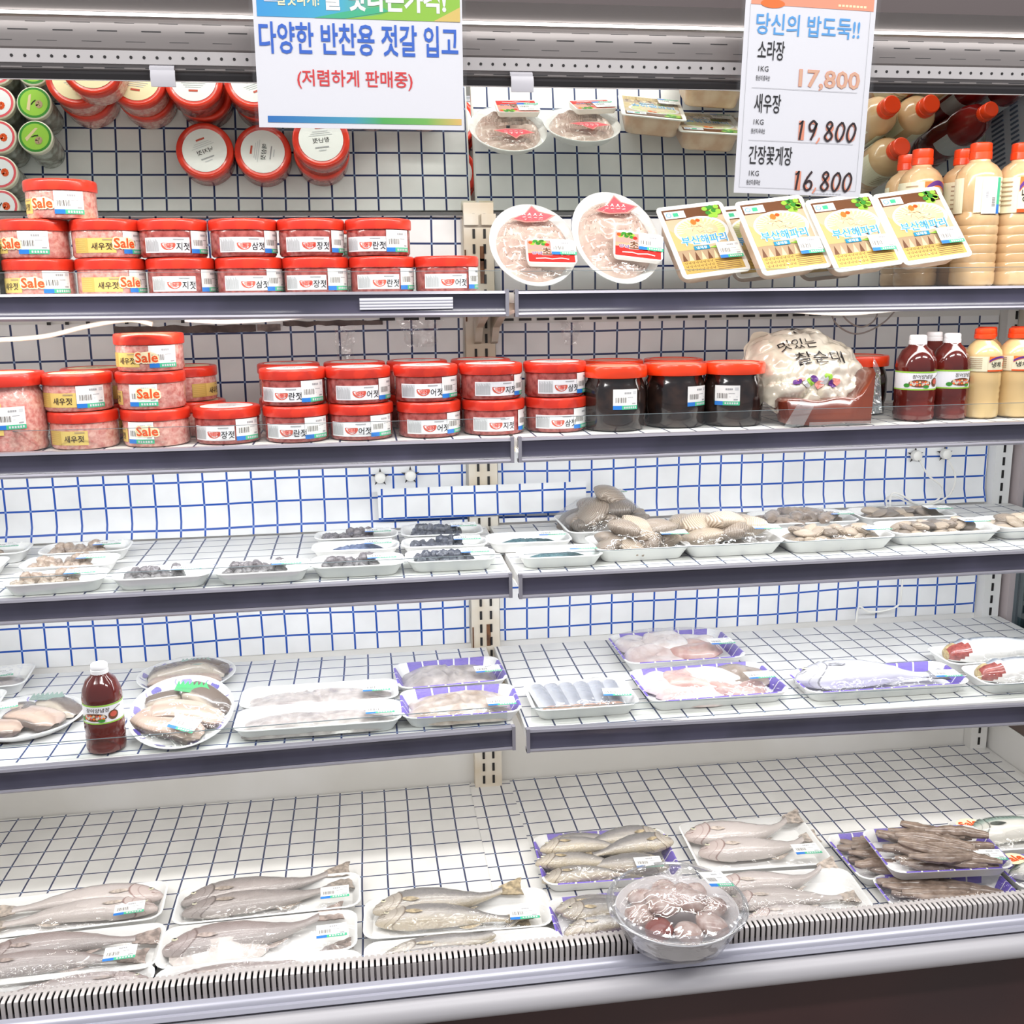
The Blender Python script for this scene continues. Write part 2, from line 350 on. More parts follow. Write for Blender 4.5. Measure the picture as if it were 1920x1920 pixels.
# ------------------------------------------------------------------ the cabinet
case = thing('refrigerated_display_case', 'long open-front white refrigerated display case lined with blue-grid vinyl', 'display case', (0, 0, 0))
mb = MB(); mb.box((XL + XR) / 2, 0.06, 1.24, XR - XL + 0.1, 0.1, 1.88); mb.build('back_wall', M_white, case)
mb = MB(); mb.box((XL + XR) / 2, -0.31, 2.20, XR - XL + 0.1, 0.66, 0.04); mb.build('roof_panel', M_can, case)
mb = MB(); mb.box((XL + XR) / 2, -0.325, 0.465, XR - XL, 0.69, 0.066); mb.build('bottom_deck', M_white, case)
mb = MB(); mb.box(XL - 0.03, -0.33, 1.2, 0.05, 0.7, 1.9); mb.build('end_panel', M_white, case)
# right end: opaque foot, frame, glass
mb = MB(); mb.box(XR + 0.02, -0.34, 0.40, 0.036, 0.70, 0.37); mb.build('end_panel', M_white, case)
mb = MB(); mb.box(XR + 0.02, -0.018, 1.40, 0.036, 0.048, 1.62); mb.box(XR + 0.02, -0.66, 1.40, 0.036, 0.05, 1.62); mb.box(XR + 0.02, -0.34, 0.60, 0.04, 0.64, 0.025, 1); mb.box(XR + 0.02, -0.34, 2.185, 0.036, 0.64, 0.03)
ef = mb.build('end_frame', [M_pink, mat('frame_brown', (92, 76, 70), 0.5)], case)
mb = MB(); mb.box(XR + 0.02, -0.34, 1.39, 0.008, 0.60, 1.56); mb.build('end_glass', M_glass, ef)
# slotted vent plate on the end wall up by the mirror
mb = MB(); mb.box(XR - 0.006, -0.23, 1.715, 0.012, 0.2, 0.15, 0)
for k in range(17):
    mb.box(XR - 0.0125, -0.318 + 0.011 * k, 1.69, 0.003, 0.0045, 0.045, 1)
    mb.box(XR - 0.0125, -0.318 + 0.011 * k, 1.752, 0.003, 0.0045, 0.028, 1)
mb.build('vent_plate', [mat('vent_lilac', (226, 226, 238), 0.4), mat('vent_slot', (112, 120, 144), 0.5)], case)
# uprights with two slot columns
def post(x, w, cols, name='slotted_upright'):
    mb = MB(); mb.box(x, -0.006, 1.2, w, 0.030, 1.78, 0)
    for c in cols:
        z = 0.52
        while z < 1.78:
            mb.box(c, -0.0215, z, 0.0052, 0.003, 0.019, 1); z += 0.0305
    return mb
mb = post(0.2485, 0.062, (0.2378, 0.2602))
for z, h in ((1.665, .05), (1.70, .03), (1.59, .03), (1.34, .06), (1.09, .04), (0.87, .05)):
    mb.box(0.2545, -0.0220, z, 0.009, 0.002, h, 2); mb.box(0.2195, -0.0220, z - .01, 0.003, 0.002, h * 1.2, 2)
mb.box(0.232, -0.026, 1.768, 0.03, 0.012, 0.022, 0); mb.box(0.268, -0.026, 1.768, 0.03, 0.012, 0.022, 0)
mb.build('slotted_upright', [M_ivory, M_dark, M_rust], case)
mb = post(1.472, 0.042, (1.472,)); mb.build('slotted_upright', [M_white, M_dark], case)
# slot band near the top of the second bay, dark screw dots
mb = MB()
x = 0.31
while x < 1.08:
    mb.box(x, 0.007, 1.5640, 0.026, 0.006, 0.0052); x += 0.0385
for x in (-.62, -.585, -.545, -.505, -.47, -.43, -.36, -.32): mb.box(x, 0.003, 1.5705, 0.006, 0.006, 0.006)
for x in (0.055, 0.105, 0.15): mb.box(x, 0.003, 1.5700, 0.032, 0.006, 0.008)
mb.build('air_slots', M_dark, case)
mb = MB()
for x in (0.215, 0.29): mb.lathe([(0.0045, 0), (0.0035, 0.004)], 10); mb2 = mb
scr = MB()
for x in (0.1905, 0.2995):
    b = MB(); b.lathe([(0.0045, 0), (0.0045, 0.004), (0.002, 0.006)], 10); scr.add([(p[0] + x, -p[2] + 0.008, p[1] + 0.612) for p in b.v], b.f)
scr.build('screw', M_dark, case)

# mirror under the roof, leaning forward at the top
TH = radians(38.6)
def mir(x, l, o=0.0): return (x, -0.005 - l * sin(TH) - o * cos(TH), 1.782 + l * cos(TH) - o * sin(TH))
mb = MB(); mb.add([mir(XL, 0.004), mir(XR, 0.004), mir(XR, 0.49), mir(XL, 0.49)], [(0, 1, 2, 3)])
mirror = thing('mirror', 'long tilted mirror above the top shelf reflecting the goods below', 'mirror')
mb.build('glass', M_mir, mirror, smooth=False)
mb = MB(); mb.add([mir(XL, -0.004, .003), mir(XR, -0.004, .003), mir(XR, 0.005, .003), mir(XL, 0.005, .003)], [(0, 1, 2, 3)])
mb.build('frame_strip', mat('mirror_strip', (120, 122, 122), 0.4, metal=0.5), mirror, smooth=False)
mb = MB(); mb.add([mir(XL, 0.0, -.012), mir(XR, 0.0, -.012), mir(XR, 0.5, -.012), mir(XL, 0.5, -.012)], [(0, 1, 2, 3)]); mb.build('back_board', M_can, mirror, smooth=False)

# canopy with light strip, slotted night blind and its weighted bar
can = thing('canopy', 'grey canopy along the top with light strip and slotted blind', 'canopy')
mb = MB(); mb.prism([(-.60, 2.018), (-.60, 2.20), (-.58, 2.20), (-.58, 2.018)], XL, XR); mb.build('fascia', M_cand, can)
mb = MB(); mb.prism([(-.655, 2.020), (-.632, 2.0005), (-.58, 2.0005), (-.60, 2.022)], XL, XR); mb.build('slanted_panel', M_can, can)
mb = MB(); mb.prism([(-.6345, 1.9990), (-.6345, 1.9955), (-.631, 1.9955), (-.631, 1.9990)], XL, XR); mb.build('light_strip', M_glow, can)
# curved slotted blind on its roll
prof = [(-.622, 1.9945), (-.627, 1.984), (-.628, 1.970), (-.624, 1.956), (-.616, 1.9515), (-.60, 1.9515), (-.60, 1.9945)]
mb = MB(); mb.prism(prof, XL, XR, 0)
def slot_rows(mb, rows, y, pitch, ln, m):
    for z, off in rows:
        x = XL + off
        while x < XR: mb.box(x, y(z), z, ln, 0.002, 0.0012, m); x += pitch
slot_rows(mb, ((1.9875, .0), (1.977, .035), (1.964, .013)), lambda z: -.6278 + abs(z - 1.974) * .25, 0.058, 0.026, 1)
mb.build('slotted_blind', [M_can, M_rub], can)
mb = MB(); mb.prism([(-.630, 1.9518), (-.630, 1.9345), (-.60, 1.9345), (-.60, 1.9518)], XL, XR, 0)
x = XL + 0.01
while x < XR:
    b = MB(); b.lathe([(0.0021, 0), (0.0021, 0.001)], 8); mb.add([(x + p[0], -.6296 - p[2], 1.943 + p[1]) for p in b.v], b.f, 1); x += 0.0173
mb.build('hole_strip', [M_can2, M_dark], can)
mb = MB(); mb.prism([(-.626, 1.9343), (-.625, 1.9285), (-.622, 1.9264), (-.60, 1.9264), (-.60, 1.9343)], XL, XR, 0)
slot_rows(mb, ((1.9300, .03),), lambda z: -.6245, 0.054, 0.026, 1)
mb.build('lower_panel', [M_can, M_rub], can)
mb = MB(); mb.prism([(-.622, 1.9262), (-.6255, 1.922), (-.622, 1.9155), (-.612, 1.9165), (-.60, 1.9262)], XL, XR, 0); mb.prism([(-.6215, 1.9152), (-.6215, 1.9142), (-.613, 1.9152), (-.613, 1.9162)], XL, XR, 1)
mb.build('weighted_bar', [M_rub, M_can2], can)
for px, lbl in ((-0.258, 'pale'), (0.245, 'pale')):
    mb = MB(); mb.prism([(-.628, 1.934), (-.634, 1.930), (-.634, 1.9265), (-.629, 1.929)], px - .0165, px + .0165)
    mb.prism([(-.634, 1.9265), (-.637, 1.918), (-.635, 1.905), (-.632, 1.905), (-.634, 1.918), (-.631, 1.9265)], px - .0155, px + .0175)
    mb.build('pull_tab', mat('tab_grey', (196, 194, 200), 0.4), can)

# bottom front: comb grille, rail, bumper, kick panel
mb = MB(); mb.prism([(-.664, .508), (-.7070, .5240), (-.712, .5300), (-.7165, .5270), (-.7235, .5230), (-.7255, .5180), (-.7335, .5190), (-.7375, .5140), (-.732, .5085), (-.66, .5050)], XL, XR); mb.build('front_rail', M_front, case)
mb = MB(); mb.prism([(-.66, .5048), (-.731, .5081), (-.733, .5065), (-.66, .5040)], XL, XR, 1); mb.prism([(-.66, .5038), (-.735, .5075), (-.750, .5030), (-.7585, .4900), (-.757, .4785), (-.748, .4690), (-.66, .4640)], XL, XR, 0); mb.build('bumper', [M_bump, M_rub], case, angle=60)
mb = MB(); mb.box((XL + XR) / 2, -.36, .285, XR - XL, .71, .35)
mb.box((XL + XR) / 2, -.33, .06, XR - XL, .62, .11)
mb.build('kick_panel', M_kick, case)
comb = thing('air_return_grille', 'pale metal comb grille with narrow slots along the front edge', 'grille', (0, -0.69, 0.50))
mb = MB(); x = XL + .004
while x < XR:
    mb.prism([(-.0150, .0160), (-.0150, .0480), (-.0135, .0512), (-.0100, .0525), (.0040, .0525), (.0040, .0500), (-.0100, .0500), (-.0120, .0480), (-.0120, .0160)], x - .0031, x + .0031); mb.box(x + .0052, -.002, .030, .0030, .003, .020, 1); x += .0098
mb.prism([(.0040, .0500), (.0040, .0525), (.0110, .0525), (.0110, .0500)], XL, XR); mb.prism([(-.0145, .012), (-.0145, .017), (-.0105, .017), (-.0105, .012)], XL, XR)
x = XL
while x < XR: mb.box(x + .005, .0125, .0513, .0060, .004, .0025); x += .0098
mb.build('slotted_bars', [M_comb, mat('comb_grey', (150, 142, 142), 0.4, metal=.3)], comb)  # greyer metal for the second row between the teeth
mb = MB(); mb.box((XL + XR) / 2, .012, .031, XR - XL, .003, .038); mb.build('duct_shade', M_dark, comb)  # dark sheet painted as the shade inside the duct

# ------------------------------------------------------------------ shelves
PLATE = M_white
def shelf(name, label, x0, x1, za, zb, ya, yb, z, row):
    t = thing('shelf', label, 'shelf', (0, 0, 0), group='display shelves')
    mb = MB(); vs = []
    yb_ = -0.024
    top = [(x0, yb_, z), (x1, yb_, z), (x1, yb + .004, z), (x0, ya + .004, z)]; bot = [(p[0], p[1], p[2] - .018) for p in top]
    mb.add(top + bot, [(0, 1, 2, 3), (7, 6, 5, 4), (0, 4, 5, 1), (1, 5, 6, 2), (2, 6, 7, 3), (3, 7, 4, 0)]); mb.build('shelf_plate', PLATE, t, smooth=False)
    def run(nm, prof, m, e0=0.0, e1=0.0):
        mb = MB(); n = len(prof); L = x1 - x0; f0 = e0 / L; f1 = 1 - e1 / L
        A = [(x0 + L * f0, ya + (yb - ya) * f0 + y, za + (zb - za) * f0 + q) for y, q in prof]; B = [(x0 + L * f1, ya + (yb - ya) * f1 + y, za + (zb - za) * f1 + q) for y, q in prof]
        mb.add(A + B, [tuple(range(n))[::-1], tuple(range(n, 2 * n))] + [(i, (i + 1) % n, n + (i + 1) % n, n + i) for i in range(n)])
        return mb.build(nm, m, t, angle=30)
    run('price_rail', [(0.004, -.0025), (-.004, -.004), (-.002, -.010), (-.0005, -.020), (-.002, -.029), (-.005, -.0345), (0.004, -.0365)], M_rail, .005, .005)
    run('edge_trim', [(0.010, .0012), (-.004, .0008), (-.0055, -.0035), (-.003, -.0038), (0.010, -.002)], M_alu)
    run('edge_trim', [(0.010, -.0365), (-.006, -.0350), (-.0075, -.0385), (-.004, -.0425), (0.010, -.0425)], M_alu)
    run('acrylic_fence', [(0.016, .001), (0.0145, .001), (0.0145, .0345), (0.016, .0345)], M_clear, .012, .012)
    run('fence_edge', [(0.0163, .0345), (0.0142, .0345), (0.0142, .0353), (0.0163, .0353)], M_edge, .012, .012)
    # cantilever brackets at both ends
    for bx in (x0 + .012, x1 - .012):
        mb = MB(); mb.prism([(-.024, z - .0185), (-.024, z - .105), (-.04, z - .100), (-.07, z - .070), (-.16, z - .048), (ya + .05, z - .030), (ya + .05, z - .0185)], bx - .007, bx + .007); mb.build('bracket', M_ivory, t, smooth=False)
    mb = MB(); e = x1 if x0 < 0 else x0; s = -1 if x0 < 0 else 1
    yy, zz = (yb, zb) if x0 < 0 else (ya, za)
    mb.box(e + s * .003, yy - .0035, zz - .019, .006, .009, .046); mb.build('rail_end_cap', M_alu, t)
    return t
SZ = {1: 1.6205, 2: 1.366, 3: 1.121, 4: 0.8425}
SHL = [shelf('s', l, *a) for l, a in (
    ('top shelf left of the upright, red-lidded jars on it', (XL, .2535, 1.6285, 1.6225, -.41, -.41, SZ[1], 1)),
    ('top shelf right of the upright, plates and noodle packs on it', (.2640, 1.495, 1.6215, 1.6205, -.41, -.41, SZ[1], 1)),
    ('second shelf left of the upright, stacked red-lidded jars on it', (XL, .2580, 1.3715, 1.3680, -.42, -.42, SZ[2], 2)),
    ('second shelf right of the upright, crab jars and sauce bottles on it', (.2655, 1.495, 1.3680, 1.3690, -.42, -.42, SZ[2], 2)),
    ('third shelf left of the upright, small white snail trays on it', (XL, .2515, 1.1205, 1.1205, -.4265, -.4225, SZ[3], 3)),
    ('third shelf right of the upright, clam trays on it', (.2610, 1.495, 1.1230, 1.1225, -.441, -.449, SZ[3], 3)),
    ('fourth shelf left of the upright, eel plates and a sauce bottle on it', (XL, .2475, .8415, .8445, -.496, -.468, SZ[4], 4)),
    ('fourth shelf right of the upright, skate and whole fish trays on it', (.2660, 1.495, .8430, .8360, -.481, -.520, SZ[4], 4)))]
# pale strip with grey lines on the top left rail
mb = MB()
mb.box(.078, -.4145, 1.6045, .158, .001, .019, 0)
for q in (1.6095, 1.6045, 1.5995): mb.box(.078, -.4152, q, .158, .0006, .0012, 1)
mb.build('pale_strip', [mat('strip_white', (224, 224, 232), .3), mat('strip_grey', (150, 150, 165), .3)], SHL[0], smooth=False)

# ------------------------------------------------------------------ blue-grid vinyl sheets
def sheet(label, x0, x1, a0, a1, plane, at, offx, offy, amp=.0015, wob=.0022, seed=0, m=None, foot=0.0):
    """plane 'Y': hangs on the back wall from z a0 to a1; plane 'Z': lies flat from y a0 to a1"""
    nu = max(4, int((x1 - x0) / .03)); nv = max(4, int(abs(a1 - a0) / .03)); mb = MB()
    def fn(u, v):
        x = x0 + (x1 - x0) * u; a = a0 + (a1 - a0) * v
        w = noise.noise((x * 3.1 + seed, a * 3.7, seed * 2.3)) * amp + amp
        if plane == 'Y':
            lift = foot * max(0, 1 - (a - a0) / .045) ** 2
            return (x, at - abs(w) - lift, a)
        return (x, a, at + abs(w) * .6)
    def uvf(u, v):
        x = x0 + (x1 - x0) * u; a = a0 + (a1 - a0) * v
        return (x - offx + wob * noise.noise((x * 4 + seed, a * 5, 1.7)) , a - offy + 1.8 * wob * noise.noise((x * 3.3 + seed * 3, a * 2.5, 9.1)))
    mb.surf(fn, nu, nv, 0, uvf)
    o = mb.build('grid_liner_sheet', m or (M_grid if plane == 'Y' else M_griddk), None)
    return tag(o, label, 'vinyl liner', 'blue-grid vinyl liner sheets')
BX0, BX1 = XL + .01, .214
CX0, CX1 = .284, 1.448
sheet('short grid vinyl behind the top-shelf jars, left bay', BX0, BX1, 1.622, 1.778, 'Y', .009, .003, 1.6725, .001, .001, 1, M_grid_shade)
sheet('short grid vinyl behind the plates on the top shelf, right bay', CX0, CX1, 1.622, 1.778, 'Y', .009, .001, 1.6725, .001, .001, 2, M_grid_shade)
sheet('shaded grid vinyl behind the second-shelf jars, left bay', BX0, BX1, 1.368, 1.569, 'Y', .009, .0045, 1.5455, .0012, .0012, 3, M_grid_shade)
sheet('shaded grid vinyl behind the crab jars, second shelf right bay', CX0, CX1, 1.368, 1.556, 'Y', .009, .0, 1.5385, .0015, .002, 4, M_grid_shade)
sheet('bright grid vinyl curling onto the third shelf behind snail trays', BX0, BX1, 1.123, 1.335, 'Y', .009, .005, 1.1875, .002, .0022, 5, foot=.02)
sheet('bright grid vinyl behind the clam trays, third shelf right bay', CX0, CX1, 1.123, 1.338, 'Y', .009, .0445, 1.1845, .002, .0030, 6, foot=.012)
sheet('wavy grid vinyl behind the eel plates, fourth shelf left bay', BX0, BX1, .845, 1.085, 'Y', .009, .006, .8845, .002, .0035, 7)
sheet('wavy grid vinyl behind the skate trays, fourth shelf right bay', CX0, CX1, .845, 1.088, 'Y', .009, .046, .8720, .002, .0045, 8)
sheet('grid vinyl lying on the top shelf under the red-lidded jars', BX0, .25, -.405, -.026, 'Z', SZ[1], -.001, .012, .0003, .0008, 9, M_grid_shade)
sheet('grid vinyl lying on the top shelf under plates and packs', .268, 1.49, -.405, -.026, 'Z', SZ[1], .0, .010, .0003, .0008, 10, M_grid_shade)
sheet('grid vinyl lying on the second shelf, left half', BX0, .25, -.412, -.026, 'Z', SZ[2], .004, .01, .0003, .001, 11)
sheet('grid vinyl lying on the second shelf, right half', .27, 1.49, -.412, -.026, 'Z', SZ[2], .004, .01, .0003, .001, 12)
sheet('grid vinyl lying under the small snail trays on the third shelf', BX0, .247, -.420, -.026, 'Z', SZ[3], .008, .0, .0003, .0015, 13)
sheet('grid vinyl lying under the clam trays on the third shelf', .265, 1.49, -.436, -.026, 'Z', SZ[3], .006, -.003, .0003, .0015, 14)
sheet('grid vinyl lying under the eel plates on the fourth shelf', BX0, .242, -.464, -.026, 'Z', SZ[4], -.016, .001, .0003, .0020, 15, grid_mat('grid_vinyl_flat2', line=(40, 58, 112), paper=(226, 226, 224), half=.0017))
sheet('grid vinyl lying under the skate trays on the fourth shelf', .270, 1.49, -.478, -.026, 'Z', SZ[4], .0215, -.024, .0003, .0020, 16)
sheet('grid vinyl on the bottom deck, left half', BX0, .222, -.662, .006, 'Z', .5, .0075, -.002, .0004, .0020, 17)
sheet('grid vinyl on the bottom deck, right half', .262, 1.485, -.662, .006, 'Z', .5, .0595, -.0, .0004, .0020, 18)
sheet('narrow grid vinyl strip bridging the two deck liners', .205, .300, -.662, .002, 'Z', .5008, .0265, -.012, .0004, .0015, 19)
sheet('loose grid vinyl patch over the upright behind the snail trays', .020, .475, 1.145, 1.213, 'Y', -.024, -.0215, 1.197, .0025, .0025, 20)
# plugs, cables, tapes, scraps
def disc_plug(x, z, label):
    t = thing('wall_plug', label, 'plug', (x, .0, z), group='round white plugs poking through the vinyl')
    mb = MB(); mb.lathe([(.012, 0), (.0125, .006), (.011, .013), (.006, .016)], 20); mb.add([], [])
    o = mb.build('plug_cap', M_cable, t, (0, -.001, 0), (pi / 2, 0, 0))
    mb = MB()
    for k in range(5):
        a = 2 * pi * k / 5 + .3; mb.add([(.010 * cos(a - .35), -.0015, .010 * sin(a - .35)), (.010 * cos(a + .35), -.0015, .010 * sin(a + .35)), (.021 * cos(a), -.0015, .021 * sin(a))], [(0, 1, 2)])
    mb.build('torn_hole', M_rub, t, smooth=False)
disc_plug(.027, 1.234, 'white round plug left of its twin above the vinyl patch')
disc_plug(.092, 1.236, 'white round plug right of its twin above the vinyl patch')
disc_plug(1.261, 1.240, 'white plug on the third-shelf back wall, farther from the end glass')
disc_plug(1.334, 1.241, 'white plug on the third-shelf back wall nearest the end glass')
bpy.context.view_layer.update()
def spline(pts, n=10):
    out = []; P = [Vector(p) for p in pts]; P = [P[0]] + P + [P[-1]]
    for i in range(1, len(P) - 2):
        for k in range(n):
            t = k / n; a, b, c, d = P[i - 1:i + 3]
            out.append(.5 * ((2 * b) + (c - a) * t + (2 * a - 5 * b + 4 * c - d) * t * t + (3 * b - a - 3 * c + d) * t ** 3))
    return out + [P[-2]]
def cable(name, label, pts, r, m=None):
    mb = MB(); mb.tube(spline(pts), r, 8); return tag(mb.build(name, m or M_cable), label, 'cable')
cable('cable', 'thin white cable looping down from the left plug of the third bay', [(1.264, -.018, 1.230), (1.286, -.02, 1.195), (1.323, -.02, 1.165), (1.311, -.022, 1.135), (1.256, -.03, 1.129), (1.201, -.03, 1.15), (1.181, -.03, 1.145), (1.171, -.06, 1.1245)], .0022)
cable('cable', 'thin white cable looping down from the plug nearest the end glass', [(1.334, -.018, 1.23), (1.354, -.02, 1.19), (1.346, -.02, 1.15), (1.306, -.025, 1.1285), (1.256, -.035, 1.131), (1.206, -.04, 1.158), (1.186, -.04, 1.155), (1.166, -.08, 1.1245)], .0022)
cable('cable', 'thin white cable drooping on the fourth-shelf back wall', [(1.13, -.02, .8475), (1.135, -.02, .885), (1.16, -.02, .872), (1.20, -.02, .872), (1.235, -.02, .885), (1.24, -.02, .92), (1.24, -.02, .99), (1.24, -.01, 1.02)], .0024)
cable('light_tube', 'glossy white tube hanging bent under the left top shelf', [(-.66, -.30, 1.55), (-.55, -.30, 1.555), (-.47, -.31, 1.572), (-.40, -.31, 1.582), (-.36, -.31, 1.574)], .0042)
cable('light_tube', 'short white tube tucked flat under the left top shelf', [(-.30, -.34, 1.5815), (-.24, -.34, 1.577), (-.17, -.34, 1.579), (-.10, -.34, 1.584)], .004)
cable('light_tube', 'glossy white tube sagging under the right top shelf', [(.79, -.32, 1.583), (.86, -.32, 1.576), (.93, -.32, 1.574), (1.02, -.32, 1.58), (1.10, -.32, 1.584)], .0042)
cable('cable', 'grey wire loop hanging under the right top shelf', [(.985, -.10, 1.598), (1.0, -.10, 1.55), (1.05, -.10, 1.525), (1.11, -.10, 1.548), (1.155, -.10, 1.598)], .0018, mat('grey_wire', (150, 142, 138), .4))
cable('cable', 'second grey wire loop beside the sagging white tube', [(.99, -.11, 1.598), (1.02, -.11, 1.556), (1.055, -.11, 1.54), (1.085, -.11, 1.556), (1.095, -.11, 1.598)], .0018, mat('grey_wire', (150, 142, 138), .4))
M_tape = mat('old_tape', (62, 46, 44), .55, noise_amt=.7, noise_scale=30, c2=(98, 82, 76))
def tape(label, x0, x1, z0, z1, seed, m=M_tape):
    mb = MB(); n = 26; vs = []; fs = []
    for i in range(n + 1):
        x = x0 + (x1 - x0) * i / n; vs += [(x, .0008, z0 + .004 * noise.noise((x * 40, seed, 0))), (x, .0008, z1 + .003 * noise.noise((x * 33, seed, 5)))]
    for i in range(n): fs.append((2 * i, 2 * i + 2, 2 * i + 3, 2 * i + 1))
    mb.add(vs, fs); return tag(mb.build('torn_tape', m, smooth=False), label, 'tape')
tape('dark torn tape along the wall under the left top shelf', -.495, -.215, 1.5475, 1.5625, 1)
tape('faded brown tape stub beside the dark torn tape', -.212, -.165, 1.549, 1.563, 3, mat('faded_tape', (140, 122, 116), .6, noise_amt=.6, noise_scale=50))
tape('ragged dark tape remnant above the second-shelf grid', -.16, .045, 1.5575, 1.5680, 7)
M_scrap = film_mat('film_scrap', gloss=.10, fac_edge=.7, rough=.08, bump=.5, scale=60)
def scrap(label, x, y, z, w, h, seed):
    mb = MB(); mb.surf(lambda u, v: (x + w * (u - .5) * (1 - .5 * v) + .012 * noise.noise((u * 3, v * 3, seed)), y + .012 * noise.noise((u * 4, v * 4, seed + 5)), z - h * v), 8, 10)
    return tag(mb.build('film_scrap', M_scrap), label, 'film scrap', 'torn clear film hanging under the shelves')
scrap('torn clear film dangling above the second-shelf jars, left bay', -.035, -.03, 1.557, .05, .085, 3)
scrap('torn clear film dangling beside the upright under the top shelf', .12, -.05, 1.568, .10, .055, 9)
scrap('torn clear film dangling below the slots over the crab jars', .44, -.03, 1.560, .05, .05, 13)
scrap('torn clear film wisp hanging above the third-shelf vinyl patch', .145, -.06, 1.325, .03, .06, 21)
# neighbour cabinet side seen through the end glass
mb = MB(); mb.box(1.66, -.35, 1.1, .04, .9, 2.2); structure(mb.build('wall_right', mat('neighbour_side', (88, 112, 124), .35)))
# ------------------------------------------------------------------ jars of salted seafood
M_lid = mat('red_lid', (220, 56, 34), .3, coat=.2, noise_amt=.25, noise_scale=30, c2=(204, 48, 32))
M_lido = mat('orange_lid', (232, 62, 20), .28, coat=.25)
M_shr = mat('salted_shrimp', (226, 178, 166), .22, coat=.5, noise_amt=.9, noise_scale=130, c2=(196, 116, 108), bump=.3, bump_scale=150)
M_redf = mat('red_ferment', (176, 92, 86), .2, coat=.5, noise_amt=.9, noise_scale=90, c2=(130, 44, 40))
M_soy = mat('dark_soy', (24, 18, 19), .14, coat=.5, noise_amt=.7, noise_scale=45, c2=(50, 35, 29))
M_foil = mat('foil_band', (212, 196, 192), .2, metal=.2, noise_amt=.9, noise_scale=160, c2=(130, 60, 56))
JR, JL, JH = .0562, .0588, .064
ME = {}
def once(k, f):
    if k not in ME: ME[k] = f()
    return ME[k]
def jar_body(m, r=JR, h=.050, key='b'):
    def f():
        b = MB(); b.lathe([(r * .80, 0), (r * .95, .0012), (r, .005), (r, h * .82), (r * .985, h * .9), (r * .94, h)], 40, ms=[0, 0, 0, 0, 1, 1]); return b.mesh('container', [m, M_foil if m != M_soy else m])
    return once((key, m.name), f)
def jar_lid(m, r=JL, h=.0185, key='l'):
    def f():
        b = MB(); n = 96; prof = [(r * .985, 0), (r, .002), (r, .0135), (r * .985, h - .0015), (r * .94, h), (r * .84, h), (r * .82, h - .0012)]
        b.lathe(prof, n, 0)
        v = []
        for i, p in enumerate(b.v):
            q = Vector(p)
            if .001 < q.z < .0137 and (i % n) % 2: q.x *= .993; q.y *= .993
            v.append(tuple(q))
        b.v = v; return b.mesh('lid', m, angle=50)
    return once((key, m.name), f)
def sticker(r=None, w=.047, h=.037, sale=False):
    def f():
        d = Decal(); d.rect(-w / 2, -h / 2, w / 2, h / 2, 'white', 3, 10); d.rect(-w / 2, -h / 2, -w * .16, -h / 2 + h * .2, 'blue', 4, 4); d.rect(-w * .16, -h / 2, w / 2, -h / 2 + h * .2, 'green', 4, 8)
        x = -w * .40
        for k, b in enumerate((.9, .5, 1.2, .6, .6, 1.3, .5, .9, .6, 1.1, .5)):
            d.rect(x, -h * .16, x + .0009 * b, h * .1, 'text', 4); x += .0019
        for k in range(4): d.rect(-w * .06 + k * .0034, h * .27, -w * .06 + k * .0034 + .0026, h * .36, 'grey', 4)
        d.rect(w * .30, h * .26, w * .44, h * .40, 'lgrey', 4); d.rect(w * .06, h * .08, w * .30, h * .11, 'grey', 4); d.rect(w * .08, -h * .09, w * .42, -h * .06, 'lgrey', 4)
        d.rect(w * .26, -h * .25, w * .42, -h * .18, 'grey', 4)
        for k in range(6): d.rect(-w * .08 + k * w * .09, -h * .45, -w * .02 + k * w * .09, -h * .35, 'lgrey', 5)
        return d.mesh('price_sticker', None, cyl(r) if r else flat_top)
    return once(('st', r, w, h), f)
def sale_mesh(r):
    def f():
        d = Decal(); pts = []
        for i in range(28):
            a = 2 * pi * i / 28; R = 1 + .07 * sin(a * 5); pts.append((.0225 * R * cos(a), .0155 * R * sin(a) * (1 + .15 * cos(a))))
        d.ell(0, 0, .0205, .0095, 'cream', 5, 28); d.text('Sale', .0005, 0, .0405, .0205, 'cream', 5, .075)
        d.text('Sale', .0005, 0, .036, .0165, 'sale', 7, .022); return d.mesh('sale_sticker', None, cyl(r))
    return once(('sale', r), f)
def yellow_mesh(r):
    def f():
        d = Decal(); d.rect(-.050, -.012, .024, .012, 'yellow', 0, 16); d.rect(-.050, -.0122, -.022, .0122, 'dyellow', 1, 6)
        for k in range(6): d.rect(-.048, .008 - k * .0033, -.026, .0088 - k * .0033, 'yellow', 2, 4)
        d.text('새우젓', .001, -.0015, .033, .0115, 'text', 2, .012, shear=.05); d.rect(.003, .0085, .019, .0103, 'tan', 2, 4); return d.mesh('label', None, cyl(r))
    return once(('yl', r), f)
